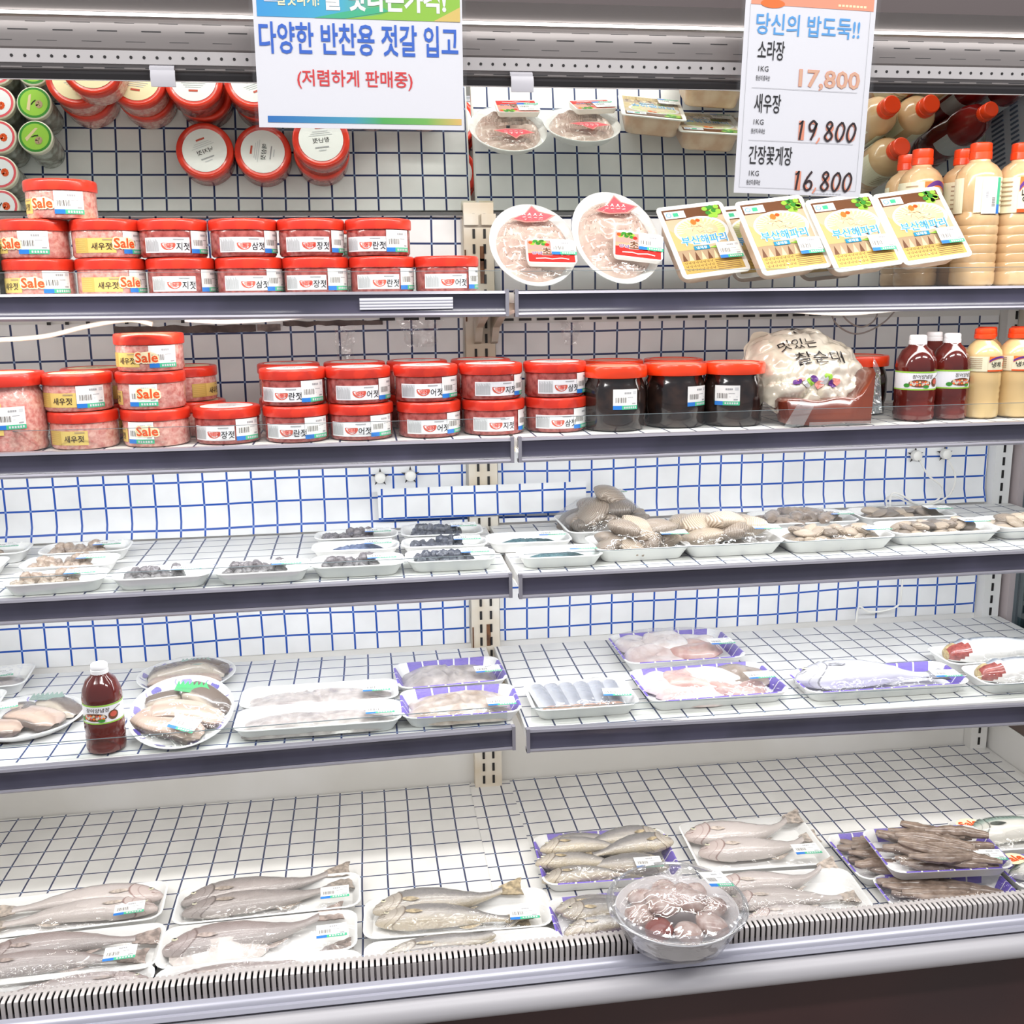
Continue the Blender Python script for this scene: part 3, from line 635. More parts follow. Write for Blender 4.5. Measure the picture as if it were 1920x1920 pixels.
def white_mesh(r, first, rest):
    def f():
        d = Decal(); d.rect(-.046, -.0125, .034, .0125, 'paper', 0, 18); d.rect(-.044, -.0105, -.017, .0105, 'lgrey', 1, 6)
        for k in range(13): d.rect(-.0435 + k * .002, -.0100, -.0427 + k * .002, .0100 - (k * 37 % 5) * .0012, 'grey', 2)
        pts = []
        for i in range(20):
            a = 2 * pi * i / 20; pts.append((-.002 + .0120 * cos(a), -.0015 + (.0032 * sin(a) + .0012 * cos(a * 2) if sin(a) > 0 else .0098 * sin(a)) + .0026))
        d.poly(pts, 'bean', 1); d.poly([(.001 + (p[0] + .001) * .62 - .002, (p[1]) * .62) for p in pts], 'pink', 2)
        d.text(first, -.001, -.002, None, .0075, 'red', 3, .004); d.text(rest, .0105 + .0058 * len(rest), -.0025, .0112 * len(rest), .0130, 'black', 3, .008, shear=.06)
        d.rect(.006, .0085, .024, .0103, 'grey', 2, 4); return d.mesh('label', None, cyl(r))
    return once(('wl', r, first), f)
def lid_disc(text, r=.0455, m='white'):
    def f():
        d = Decal(); d.ell(0, 0, r, r, m, 0, 40)
        d.text(text, 0, -.002, .034, .0105, 'black', 2, .004, shear=.05)
        for k in range(3): d.rect(-.016 - .004 * k, .016 - .004 * k, .016 + .004 * k, .0172 - .004 * k, 'lgrey', 2)
        d.rect(-.009, .022, .009, .026, 'bean', 2); d.rect(-.014, -.018, .014, -.0155, 'grey', 2); d.rect(-.008, -.024, .008, -.022, 'lgrey', 2)
        return d.mesh('lid_label', None, flat_top)
    return once(('ld', text, m), f)
def jar(label, x, y, z, kind, name='새우젓', la=0.0, pa=.042, sa=None, rot=0.0, group='red-lidded plastic jars', stack_tilt=0.0, sale_up=0.0, price_dx=0):
    """la, pa, sa: arc positions (m) of printed label, price sticker and sale sticker, 0 facing the aisle"""
    t = thing('plastic_jar', label, 'jar', (x, y, z), (stack_tilt, 0, 0), group); r = JR
    link('container', jar_body(M_shr if kind == 'y' else M_redf), t)
    link('lid', jar_lid(M_lid), t, (0, 0, .0455))
    link('lid_label', lid_disc(name, m='cream' if kind == 'y' else 'white'), t, (0, 0, .0629), (0, 0, rot + rng.uniform(-.4, .4)))
    link('label', yellow_mesh(r) if kind == 'y' else white_mesh(r, *JN[name]), t, (0, 0, .0205), (0, 0, (la - (.010 if kind == 'w' else 0)) / r))
    if pa is not None: link('price_sticker', sticker(r), t, (0, 0, .0255), (0, 0, pa / r))
    if sa is not None: link('sale_sticker', sale_mesh(r), t, (0, 0, .0245 + sale_up), (-.0, 0, sa / r))
    return t
JN = {'낙지젓': ('낙', '지젓'), '해삼젓': ('해', '삼젓'), '가리비장젓': ('가리비', '장젓'), '명란젓': ('명', '란젓'), '오징어젓': ('오징', '어젓'), '창난젓': ('창', '난젓')}
Z1, D = SZ[1] + .0008, .0643
FY = -.290
S1 = [  # x upper, x lower, kind, name, arcs
 (-.545, -.543, 'y', '새우젓', ((-.058, .012, -.026), (-.040, .042, .002))),
 (-.428, -.425, 'y', '새우젓', ((.002, .062, .040), (.004, .064, .042))),
 (-.317, -.308, 'w', '낙지젓', ((.012, .062, None), (.008, .066, None))),
 (-.198, -.191, 'w', '해삼젓', ((.018, .066, None), (.014, .058, None))),
 (-.081, -.076, 'w', '가리비장젓', ((.010, .062, None), (-.004, .046, None))),
 (.037, .041, 'w', '명란젓', ((-.012, .036, None), (.006, .056, None))),
 (None, .157, 'w', '오징어젓', (None, (.010, .062, None)))]
ORD = ('first', 'second', 'third', 'fourth', 'fifth', 'sixth', 'seventh')
WHAT = {'y': 'yellow-labelled shrimp jar', 'w': 'white-labelled red jar'}
for i, (xu, xl, k, nm, arcs) in enumerate(S1):
    if xu is not None:
        a = arcs[0]; jar('%s in the upper tier of the top shelf, %s from the left' % (WHAT[k], ORD[i]), xu, FY, Z1 + D, k, nm, *a)
    a = arcs[1]; jar('%s in the lower tier of the top shelf, %s from the left' % (WHAT[k], ORD[i]), xl, FY, Z1, k, nm, *a)
jar('yellow-labelled Sale jar perched alone on top of the top-shelf stacks', -.497, FY + .004, Z1 + 2 * D + .0003, 'y', '새우젓', -.062, .026, -.018)
jar('red-lidded jar standing behind the third top-shelf stack, lid seen in mirror', -.309, -.168, Z1, 'w', '낙지젓', .01, .05, None, pi * .98)
jar('red-lidded jar standing behind the fourth top-shelf stack, lid seen in mirror', -.190, -.166, Z1, 'w', '해삼젓', .01, .05, None, pi * .62)
jar('lower red-lidded jar of the pair behind the fifth top-shelf stack', -.068, -.168, Z1, 'w', '창난젓', .01, .05, None, pi * .9)
jar('upper red-lidded jar of the pair behind the fifth top-shelf stack', -.066, -.169, Z1 + D, 'w', '창난젓', .01, .05, None, pi * .85)
# small glass jars at the far left, seen in the mirror
M_gl = mat('jar_glass', (168, 172, 164), .08, coat=.6, noise_amt=.6, noise_scale=60, c2=(120, 118, 106))
M_cl = mat('cream_lid', (226, 222, 200), .3, coat=.3)
def small_jar(label, x, y, col):
    t = thing('glass_jar', label, 'jar', (x, y, Z1), (0, 0, 0), 'small glass jars with printed lids')
    b = MB(); b.lathe([(.026, 0), (.031, .003), (.032, .06), (.029, .072), (.026, .078), (.026, .084)], 28); b.build('container', M_gl, t)
    b = MB(); b.lathe([(.0325, .084), (.0335, .086), (.0335, .097), (.0315, .0985)], 28); b.build('lid', M_cl, t)
    d = Decal(); ring = 'dgreen' if col == 'g' else 'rose'; mid = 'lime' if col == 'g' else 'paper'
    d.ell(0, 0, .031, .031, ring, 0, 28); d.ell(0, 0, .0265, .0265, mid, 1, 28)
    for k in range(9): d.ell(-.009 + .004 * cos(k * .7), -.004 + .005 * sin(k * .7), .0035, .0035, 'sale' if col == 'p' else 'tan', 2 + k % 2, 8)
    d.poly([(.003, .018), (.008, .016), (.016, -.012), (.010, -.016)], 'beige', 2); d.stroke([(-.004, .005), (.002, .001), (.006, -.004)], .002, 'black', 3)
    d.build('lid_label', t, flat_top, (0, 0, .0985), (0, 0, pi + rng.uniform(-.5, .5)))
    if col == 'p':
        d = Decal(); d.rect(-.02, -.012, .02, .012, 'rose', 0, 8); d.build('label', t, cyl(.0318), (0, 0, .035), (0, 0, pi + .5))
for i, y in enumerate((-.318, -.249, -.180)): small_jar('small green-lidded glass jar, %s from the shelf front' % ORD[i], -.634, y, 'g')
for i, y in enumerate((-.318, -.249, -.180, -.108, -.040)): small_jar('small pink-lidded glass jar, %s from the shelf front' % ORD[i], -.704, y, 'p')

# second shelf
Z2 = SZ[2] + .0008
def xs(xf, y=-.32): return xf * (2.2 + y) / (2.2 - .378)
def pair(xu, xl, y, kind, nm, up, lo, n):
    jar('%s in the upper tier of the second shelf, %s stack from left' % (WHAT[kind], n), xu, y, Z2 + D, kind, nm, *up)
    jar('%s in the lower tier of the second shelf, %s stack from left' % (WHAT[kind], n), xl, y, Z2, kind, nm, *lo)
pair(-.490, -.485, -.328, 'y', '새우젓', (-.014, .034, None), (-.006, None, None), 'second')
pair(-.368, -.365, -.324, 'y', '새우젓', (-.070, -.004, .004, 0, 'red-lidded plastic jars', 0, .004), (-.070, -.018, -.006, 0, 'red-lidded plastic jars', 0, .004), 'third')
jar('yellow-labelled Sale jar on top of the third stack, second shelf', -.366, -.322, Z2 + 2 * D + .0003, 'y', '새우젓', -.032, .032, .004)
jar('red-lidded shrimp jar half hidden behind the third second-shelf stack, lower', -.318, -.203, Z2, 'y', '새우젓', .07, None, None)
jar('red-lidded shrimp jar half hidden behind the third second-shelf stack, upper', -.330, -.203, Z2 + D, 'y', '새우젓', .07, None, None)
jar('yellow-lidded-looking shrimp jar behind the second stack, second shelf, lower', -.492, -.208, Z2, 'y', '새우젓', .07, None, None)
jar('yellow-lidded-looking shrimp jar behind the second stack, second shelf, upper', -.490, -.208, Z2 + D, 'y', '새우젓', .07, None, None)
jar('white-labelled red jar standing single in the second-shelf gap', -.243, -.322, Z2, 'w', '가리비장젓', -.006, .044, None)
pair(-.124, -.121, -.328, 'w', '명란젓', (-.006, .040, None), (-.004, .040, None), 'fifth')
pair(-.010, -.007, -.325, 'w', '오징어젓', (.014, .062, None), (-.006, .040, None), 'sixth')
pair(.112, .116, -.320, 'w', '오징어젓', (.004, .050, None), (.010, .054, None), 'seventh')
pair(.232, .236, -.312, 'w', '낙지젓', (.020, .064, None), (.010, .068, None), 'eighth')
pair(.354, .356, -.302, 'w', '해삼젓', (.014, .058, None), (.006, .048, None), 'ninth')
for i, x in enumerate((-.140, -.016, .104, .228)):
    for up in (0, 1):
        jar('%s red-lidded jar in the back row behind the %s stack, second shelf' % (('lower', 'upper')[up], ('fifth', 'sixth', 'seventh', 'eighth')[i]), x, -.190, Z2 + D * up, 'w', '창난젓', .01, .05, None)
# tall wide shrimp jar at the left edge
def big_jar(label, x, y, z, body, lidm, r=.066, h=.128, lab=None, pang=.0, pz=.062, rl=None):
    t = thing('tall_jar', label, 'jar', (x, y, z), (0, 0, 0), 'tall wide jars')
    rl = rl or r * 1.03
    b = MB(); hh = h - .021
    b.lathe([(r * .80, 0), (r * .93, .002), (r * .97, .009), (r * .94, .020), (r * .99, .032), (r, .04), (r, hh * .72), (r * .94, hh * .88), (r * .88, hh * .95), (r * .88, hh + .004)], 44); b.build('container', body, t)
    b = MB(); b.lathe([(rl * .99, hh), (rl, hh + .002), (rl, hh + .018), (rl * .97, hh + .021), (rl * .82, hh + .021), (rl * .80, hh + .0195)], 60); b.build('lid', lidm, t)
    d = Decal(); d.ell(0, 0, rl * .76, rl * .76, 'cream' if body == M_shr else 'salmon', 0, 30); d.build('lid_label', t, flat_top, (0, 0, hh + .0195))
    if lab:
        d = Decal(); d.rect(-.07, -.026, .012, .026, 'yellow', 0, 16); d.text('새우젓', -.012, -.004, .05, .016, 'text', 2, .012); d.rect(-.02, .016, .005, .019, 'tan', 2, 4); d.build('label', t, cyl(r), (0, 0, .058), (0, 0, .06))
    if pang is not None: link('price_sticker', sticker(r), t, (0, 0, pz), (0, 0, pang))
    return t
big_jar('tall pink shrimp jar with yellow label at the left frame edge', -.608, -.345, Z2, M_shr, M_lid, .067, .132, True, .42, .060)
for i, (x, y, pg, w) in enumerate(((.466, -.315, .12, 'nearest the upright'), (.590, -.292, .52, 'middle of three'), (.704, -.297, -.52, 'beside the silver vacuum bag'))):
    big_jar('orange-lidded jar of dark soy crab, %s' % w, x, y, Z2, M_soy, M_lido, .0585, .119, None, pg, .060)
for i, (x, w) in enumerate(((.50, 'first'), (.625, 'second'))):
    big_jar('orange-lidded dark soy jar in the back row, %s from the upright' % w, x, -.165, Z2, M_soy, M_lido, .0585, .119, None, None)
big_jar('orange-lidded dark soy jar peeking out behind the vacuum bag', 1.015, -.185, Z2, M_soy, M_lido, .0585, .119, None, None)
# pieces of crab showing in the soy
# ------------------------------------------------------------------ bottles
M_must = mat('mustard_sauce', (214, 180, 138), .2, coat=.4, noise_amt=.2, noise_scale=15, c2=(204, 168, 124))
M_must2 = mat('cold_sauce', (214, 184, 132), .2, coat=.5)
M_eel = mat('eel_sauce', (104, 32, 24), .12, coat=.6, noise_amt=.3, noise_scale=10, c2=(84, 26, 22))
M_chili = mat('chili_sauce', (120, 22, 22), .15, coat=.6)
M_ocap = mat('orange_cap', (236, 66, 20), .3, coat=.2); M_wcap = mat('white_cap', (240, 240, 242), .35)
M_neck = mat('clear_neck', (216, 200, 180), .1, coat=.6)
def bottle(label, x, y, z, h, r, body, capm, kind, rot=0.0, ribs=True, group=None, tiltv=(0, 0)):
    t = thing('sauce_bottle', label, 'bottle', (x, y, z), (tiltv[0], tiltv[1], rot), group)
    def f():
        b = MB(); P = []
        P += [(r * .80, 0), (r * .97, .004), (r, .010)]
        z0, z1 = .012, h * .43
        if kind == 'must':
            n = 6
            for k in range(n):
                a = z0 + (z1 - z0) * k / n; d = (z1 - z0) / n; P += [(r, a + d * .15), (r * 1.0, a + d * .80), (r * .965, a + d * .93), (r * .97, a + d * .99)]
            P += [(r, z1 + .002), (r * .99, h * .49), (r * .93, h * .515), (r * .93, h * .53), (r, h * .545)]
        elif kind == 'must_s':
            P += [(r * .985, .03), (r * .96, .036), (r * .985, .042), (r * .96, .048), (r * .985, .054), (r * .96, .060), (r, .066), (r, h * .50), (r * .955, h * .53), (r, h * .55)]
        else:
            P += [(r, .016), (r * .965, .020), (r, .025), (r, .032), (r * .965, .036), (r, .041), (r, h * .36), (r * .975, h * .375), (r * .975, h * .58), (r, h * .60)]
        P += [(r, h * (.765 if kind == 'must' else .70 if kind[0] == 'm' else .64)), (r * .94, h * (.80 if kind == 'must' else .755 if kind[0] == 'm' else .72)), (r * .74, h * (.842 if kind == 'must' else .82)), (r * .46, h * .872), (r * .42, h * .90)]
        b.lathe(P, 36); return b.mesh('container', body)
    link('container', once(('bt', kind, body.name, h), f), t)
    def g():
        b = MB(); n = 48; cr = r * (.50 if kind == 'must' else .56 if kind == 'must_s' else .44); c0 = h * .885
        b.lathe([(cr * .92, c0), (cr, c0 + .001), (cr, c0 + (h - c0) * .42), (cr * .94, c0 + (h - c0) * .46), (cr * .97, c0 + (h - c0) * .5), (cr * .95, h - .002), (cr * .85, h)], n)
        v = []
        for i, p in enumerate(b.v):
            k = .97 if (i % n) % 2 else 1; v.append((p[0] * k, p[1] * k, p[2]))
        b.v = v; return b.mesh('cap', capm)
    link('cap', once(('cap', kind, capm.name, h), g), t)
    d = None
    if kind[0] == 'm':
        def hh():
            w = pi * r * .92; hb = h * (.122 if kind == 'must' else .082); d = Decal(); d.rect(-w, -hb, w, hb, 'label', 0, 40)
            d.poly([(-.030, -hb), (.034, -hb), (.034, hb), (-.030, hb)], 'beige', 1, [(0, 1, 2, 3)])
            n = 12; up = [(-.028 + .062 * i / n, hb * (.15 + .55 * sin(pi * (i / n) ** .8))) for i in range(n + 1)]
            top = [(-.028 + .062 * i / n, hb) for i in range(n + 1)]
            d.poly(up + top, 'orange', 2, [(i, i + 1, n + 2 + i, n + 1 + i) for i in range(n)])
            d.poly([(p[0], p[1] + hb * .08) for p in up] + [(p[0], p[1] + hb * .36) for p in up], 'purple', 3, [(i, i + 1, n + 2 + i, n + 1 + i) for i in range(n)])
            d.text('냉채', -.013, -.001, .021, hb * .72, 'black', 4, .014); d.text('소스', .014, 0, .021, hb * .66, 'sale', 4, .014)
            d.rect(-.030, -hb, .034, -hb * .8, 'sale', 4, 8)
            for s in (-1, 1):
                for k in range(6): d.rect(s * .052 - .012, hb * (.7 - k * .26), s * .052 + .012, hb * (.78 - k * .26), 'tan', 3, 4)
            return d.mesh('label', None, cyl(r))
        link('label', once(('ml', kind, r), hh), t, (0, 0, h * (.635 if kind == 'must' else .615)))
        if kind == 'must' and rot > 1.0:
            def pp():
                d = Decal(); d.rect(-.019, -.033, .018, .033, 'white', 4, 8); d.rect(.010, -.033, .018, -.016, 'blue', 5, 2); d.rect(.010, -.016, .018, .033, 'green', 5, 2)
                for k in range(9): d.rect(-.001, -.020 + k * .0019, .006, -.019 + k * .0019, 'text', 5)
                for k in range(4): d.rect(-.013, -.004 + k * .003, -.008, -.002 + k * .003, 'grey', 5)
                d.rect(-.013, .014, -.006, .020, 'lgrey', 5); return d.mesh('price_sticker', None, cyl(r))
            link('price_sticker', once(('vps', r), pp), t, (0, 0, h * .628), (0, 0, -rot + .10))
    elif kind == 'eel':
        def hh():
            w = pi * r * .95; hb = h * .108; d = Decal(); d.rect(-w, -hb, w, hb, 'paper', 0, 40); d.rect(-w, hb * .84, w, hb, 'lime', 1, 40); d.rect(-w, -hb, w, -hb * .86, 'lime', 1, 40)
            d.text('장어양념장', 0, hb * .46, .040, hb * .44, 'text', 2, .006, shear=.15)
            d.ell(-.006, -hb * .28, .021, hb * .42, 'brown', 2, 20)
            for k in range(14): d.ell(-.022 + (k % 7) * .0052, -hb * .42 + (k // 7) * .0052, .0024, .0022, ('orange', 'beige', 'bean')[k % 3], 3, 7)
            d.ell(.026, -hb * .18, .009, hb * .5, 'brown', 2, 14); d.ell(.026, -hb * .10, .006, hb * .3, 'bean', 3, 12); d.stroke([(.026, hb * .3), (.034, hb * .55), (.040, hb * .62)], .0012, 'text', 4)
            d.ell(-.030, -hb * .5, .006, .004, 'dgreen', 2, 10); d.ell(.006, -hb * .62, .006, .003, 'dgreen', 4, 10); return d.mesh('label', None, cyl(r * .978))
        link('label', once(('el', r), hh), t, (0, 0, h * .478))
    elif kind == 'chili':
        d = Decal(); d.rect(-.05, -.03, .05, .03, 'lgrey', 0, 20); d.build('label', t, cyl(r * .978), (0, 0, h * .478), (0, 0, pi))
    return t
HB, RB = .267, .0415
bottle('tall mustard sauce bottle with its printed back and price sticker facing out', 1.186, -.290, Z1, HB, RB, M_must, M_ocap, 'must', 2.2, group='tall cold-dish sauce bottles')
bottle('tall mustard sauce bottle with front label at the right frame edge', 1.271, -.292, Z1, HB, RB, M_must, M_ocap, 'must', .10, group='tall cold-dish sauce bottles')
bottle('tall mustard sauce bottle in the second row, behind the last noodle pack', 1.118, -.200, Z1, HB, RB, M_must, M_ocap, 'must', .35, group='tall cold-dish sauce bottles')
bottle('tall mustard sauce bottle right behind the one with price sticker', 1.206, -.203, Z1, HB, RB, M_must, M_ocap, 'must', .5, group='tall cold-dish sauce bottles')
bottle('tall mustard sauce bottle in the third row, nearest the mirror', 1.135, -.112, Z1, HB, RB, M_must, M_ocap, 'must', 2.0, group='tall cold-dish sauce bottles')
for i, (x, y, w) in enumerate(((1.365, -.285, 'front'), (1.445, -.285, 'end-wall'), (1.345, -.195, 'rear'))):
    bottle('dark red chili sauce bottle seen in the mirror, %s one of three' % w, x, y, Z1, .262, .041, M_chili, M_ocap, 'chili', group='dark red chili sauce bottles')
EG = 'small white-capped eel sauce bottles'
bottle('white-capped eel sauce bottle next to the vacuum bag', 1.066, -.322, Z2, .164, .0385, M_eel, M_wcap, 'eel', -.12, group=EG)
bottle('white-capped eel sauce bottle between its twin and the pale bottles', 1.140, -.318, Z2, .166, .0365, M_eel, M_wcap, 'eel', .30, group=EG)
bottle('white-capped eel sauce bottle half hidden behind the front two', 1.150, -.236, Z2, .166, .0365, M_eel, M_wcap, 'eel', .2, group=EG)
MG = 'short cold-dish sauce bottles'
for x, y, r_, w in ((1.208, -.318, .55, 'first in front, with fine print showing'), (1.280, -.318, .05, 'second in front'), (1.352, -.318, .05, 'third in front, cut by the frame'), (1.262, -.240, .1, 'first in the back row'), (1.336, -.240, .1, 'second in the back row')):
    bottle('short pale cold-sauce bottle, %s' % w, x, y, Z2, .174, .0352, M_must2, M_ocap, 'must_s', r_, group=MG)
bottle('upright eel sauce bottle standing alone between the eel plates', -.474, -.432, SZ[4] + .0012, .158, .0335, M_eel, M_wcap, 'eel', -.05)
# ------------------------------------------------------------------ leaning packs and plates on the top shelf
M_film = film_mat('shrink_film', gloss=.035, fac_edge=.30, rough=.10, bump=.5, scale=38)
M_film2 = film_mat('tight_film', gloss=.025, fac_edge=.25, rough=.07, bump=.22, scale=26)
M_foam = mat('foam_white', (238, 238, 236), .5, sss=.0)
M_flange = mat('pack_white', (240, 238, 232), .4)
M_tub = mat('cream_tub', (222, 196, 172), .35, noise_amt=.6, noise_scale=25, c2=(204, 170, 144))
def lean(t, e, roll=0.0, yaw=0.0):
    t.rotation_euler = (Matrix.Rotation(radians(yaw), 3, 'Z') @ Matrix.Rotation(radians(e), 3, 'X') @ Matrix.Rotation(radians(roll), 3, 'Z')).to_euler(); return t
def loft(mb, layers, ms, cap0=True, cap1=True):
    """layers: list of (pts2d, z); consecutive rings joined"""
    n = len(layers[0][0]); o = len(mb.v)
    for pts, z in layers:
        for x, y in pts: mb.v.append((x, y, z)); mb.uv.append((x, y))
    for j in range(len(layers) - 1):
        for i in range(n):
            mb.f.append((o + j * n + i, o + j * n + (i + 1) % n, o + (j + 1) * n + (i + 1) % n, o + (j + 1) * n + i)); mb.m.append(ms[j] if not callable(ms) else ms(j, i))
    if cap0: mb.f.append(tuple(o + i for i in reversed(range(n)))); mb.m.append(ms[0] if not callable(ms) else ms(0, 0))
    if cap1: mb.f.append(tuple(o + (len(layers) - 1) * n + i for i in range(n))); mb.m.append(ms[len(layers) - 2] if not callable(ms) else ms(len(layers) - 2, -1))
INK['tan2'] = ink('tan2', (200, 178, 148))
def pack_print():
    d = Decal(); d.rect(-.061, -.076, .061, .076, 'tan', 0); d.rect(-.061, -.022, .061, .076, 'tan2', 1)
    d.rect(-.061, .052, .061, .076, 'brown', 2); d.poly([(-.061, .03), (-.03, -.005), (.01, -.022), (-.061, -.022)], 'mustard', 2)
    d.ell(.004, .020, .056, .034, 'paper', 3, 36); d.ell(.003, .021, .050, .0285, 'palelime', 4, 36)
    for k in range(17):
        a = pi * (.02 + 1.02 * k / 16); d.poly([(.003 + .030 * cos(a), .021 + .015 * sin(a)), (.003 + .049 * cos(a - .055), .021 + .028 * sin(a - .055)), (.003 + .049 * cos(a + .055), .021 + .028 * sin(a + .055))], 'label', 5)
    d.ell(.004, .020, .034, .021, 'beige', 6, 28)
    q = random.Random(3)
    for k in range(26):
        x, y, a = q.uniform(-.026, .032), q.uniform(.008, .036), q.uniform(0, pi)
        d.stroke([(x - .008 * cos(a), y - .004 * sin(a)), (x, y + .002), (x + .008 * cos(a), y + .004 * sin(a))], .0012, ('tan', 'cream', 'label')[k % 3], 7)
    d.ell(-.006, .041, .006, .007, 'orange', 8, 10); d.ell(.004, .044, .005, .004, 'sale', 8, 10)
    for k in range(14): d.ell(.040 + q.uniform(-.014, .016), .060 + q.uniform(-.010, .012), .006, .005, ('lime', 'dgreen')[k % 3 == 2], 6 + k % 2, 8)
    d.poly([(-.058, .054), (-.016, .054), (-.016, .071), (-.058, .071)], 'paper', 8); d.ell(-.050, .0625, .0055, .0055, 'sky', 9, 14); d.ell(-.050, .0625, .0038, .0038, 'paper', 10, 14); d.rect(-.041, .058, -.030, .067, 'green', 9); d.rect(-.027, .060, -.019, .066, 'lgrey', 9)
    d.text('부산해파리', .002, -.0015, .098, .0235, 'white', 9, .045, shear=.06); d.text('부산해파리', .002, -.0015, .094, .021, 'cyan', 10, .018, shear=.06)
    d.rect(-.026, -.0245, .006, -.0155, 'teal', 9); d.text('냉채용', -.010, -.020, .022, .0062, 'white', 10, .01); d.poly([(.006, -.022), (.03, -.016), (.04, -.020), (.02, -.0245)], 'lime', 9)
    for k in range(9): d.poly([(-.058 + k * .013, -.05), (-.052 + k * .013, -.026), (-.047 + k * .013, -.05)], 'beige' if k % 2 else 'brown', 1)
    d.rect(-.061, -.076, .061, -.047, 'gold', 2)
    for k in range(8):
        for j in range(3): d.stroke([(-.056 + k * .0075, -.051 - j * .008), (-.052 + k * .0075, -.054 - j * .008), (-.0515 + k * .0075, -.049 - j * .008)], .0012, 'brown', 3)
    for k in range(6): d.rect(.006, -.052 - k * .0042, .055, -.0508 - k * .0042, 'brown', 3)
    return d.mesh('printed_film', None, flat_top, e0=.0006, dl=.00012)
def noodle_pack(label, x, y, z, e=53, roll=0, yaw=0):
    t = lean(thing('noodle_pack', label, 'food pack', (x, y, z), (0, 0, 0), 'jellyfish packs leaning on the top shelf'), e, roll, yaw)
    def f():
        b = MB(); R = [rrect(.108, .128, .02), rrect(.112, .136, .02), rrect(.124, .152, .016), rrect(.140, .170, .010), rrect(.140, .170, .010)]
        loft(b, [(R[0], -.043), (R[1], -.040), (R[2], -.003), (R[3], -.0018), (R[4], .0004)], [1, 1, 0, 0]); return b.mesh('tub', [M_flange, M_tub])
    link('tub', once('tub', f), t); link('printed_film', once('pp', pack_print), t)
    def g():
        b = MB(); b.surf(lambda u, v: ((u - .5) * .126, (v - .5) * .156, .003 + .0015 * noise.noise((u * 5, v * 7, 2))), 10, 10); return b.mesh('clear_film', M_film2)
    link('clear_film', once('pf', g), t); link('price_sticker', sticker(), t, (.040, -.036, .0055), (0, 0, radians(-3)))
    return t
noodle_pack('printed jellyfish noodle pack nearest the raw-fish plates', .650, -.258, 1.7155, 53, 8, 3)
noodle_pack('printed jellyfish noodle pack in front, second of four, under the hanging price sign', .784, -.318, 1.7205, 54, 8, 1)
noodle_pack('printed jellyfish noodle pack hidden behind the second, edge showing', .772, -.225, 1.7165, 54, 7, 1)
noodle_pack('printed jellyfish noodle pack in front, third of four', .919, -.328, 1.7240, 53, 8, 0)
noodle_pack('printed jellyfish noodle pack beside the tall mustard bottles', 1.056, -.325, 1.7360, 53, 9, -2)
noodle_pack('printed jellyfish noodle pack behind the third, seen in the mirror', .915, -.215, 1.7165, 54, 6, 0)
M_slice = mat('raw_fish_slice', (216, 194, 182), .25, coat=.4, noise_amt=.7, noise_scale=30, c2=(190, 162, 150))
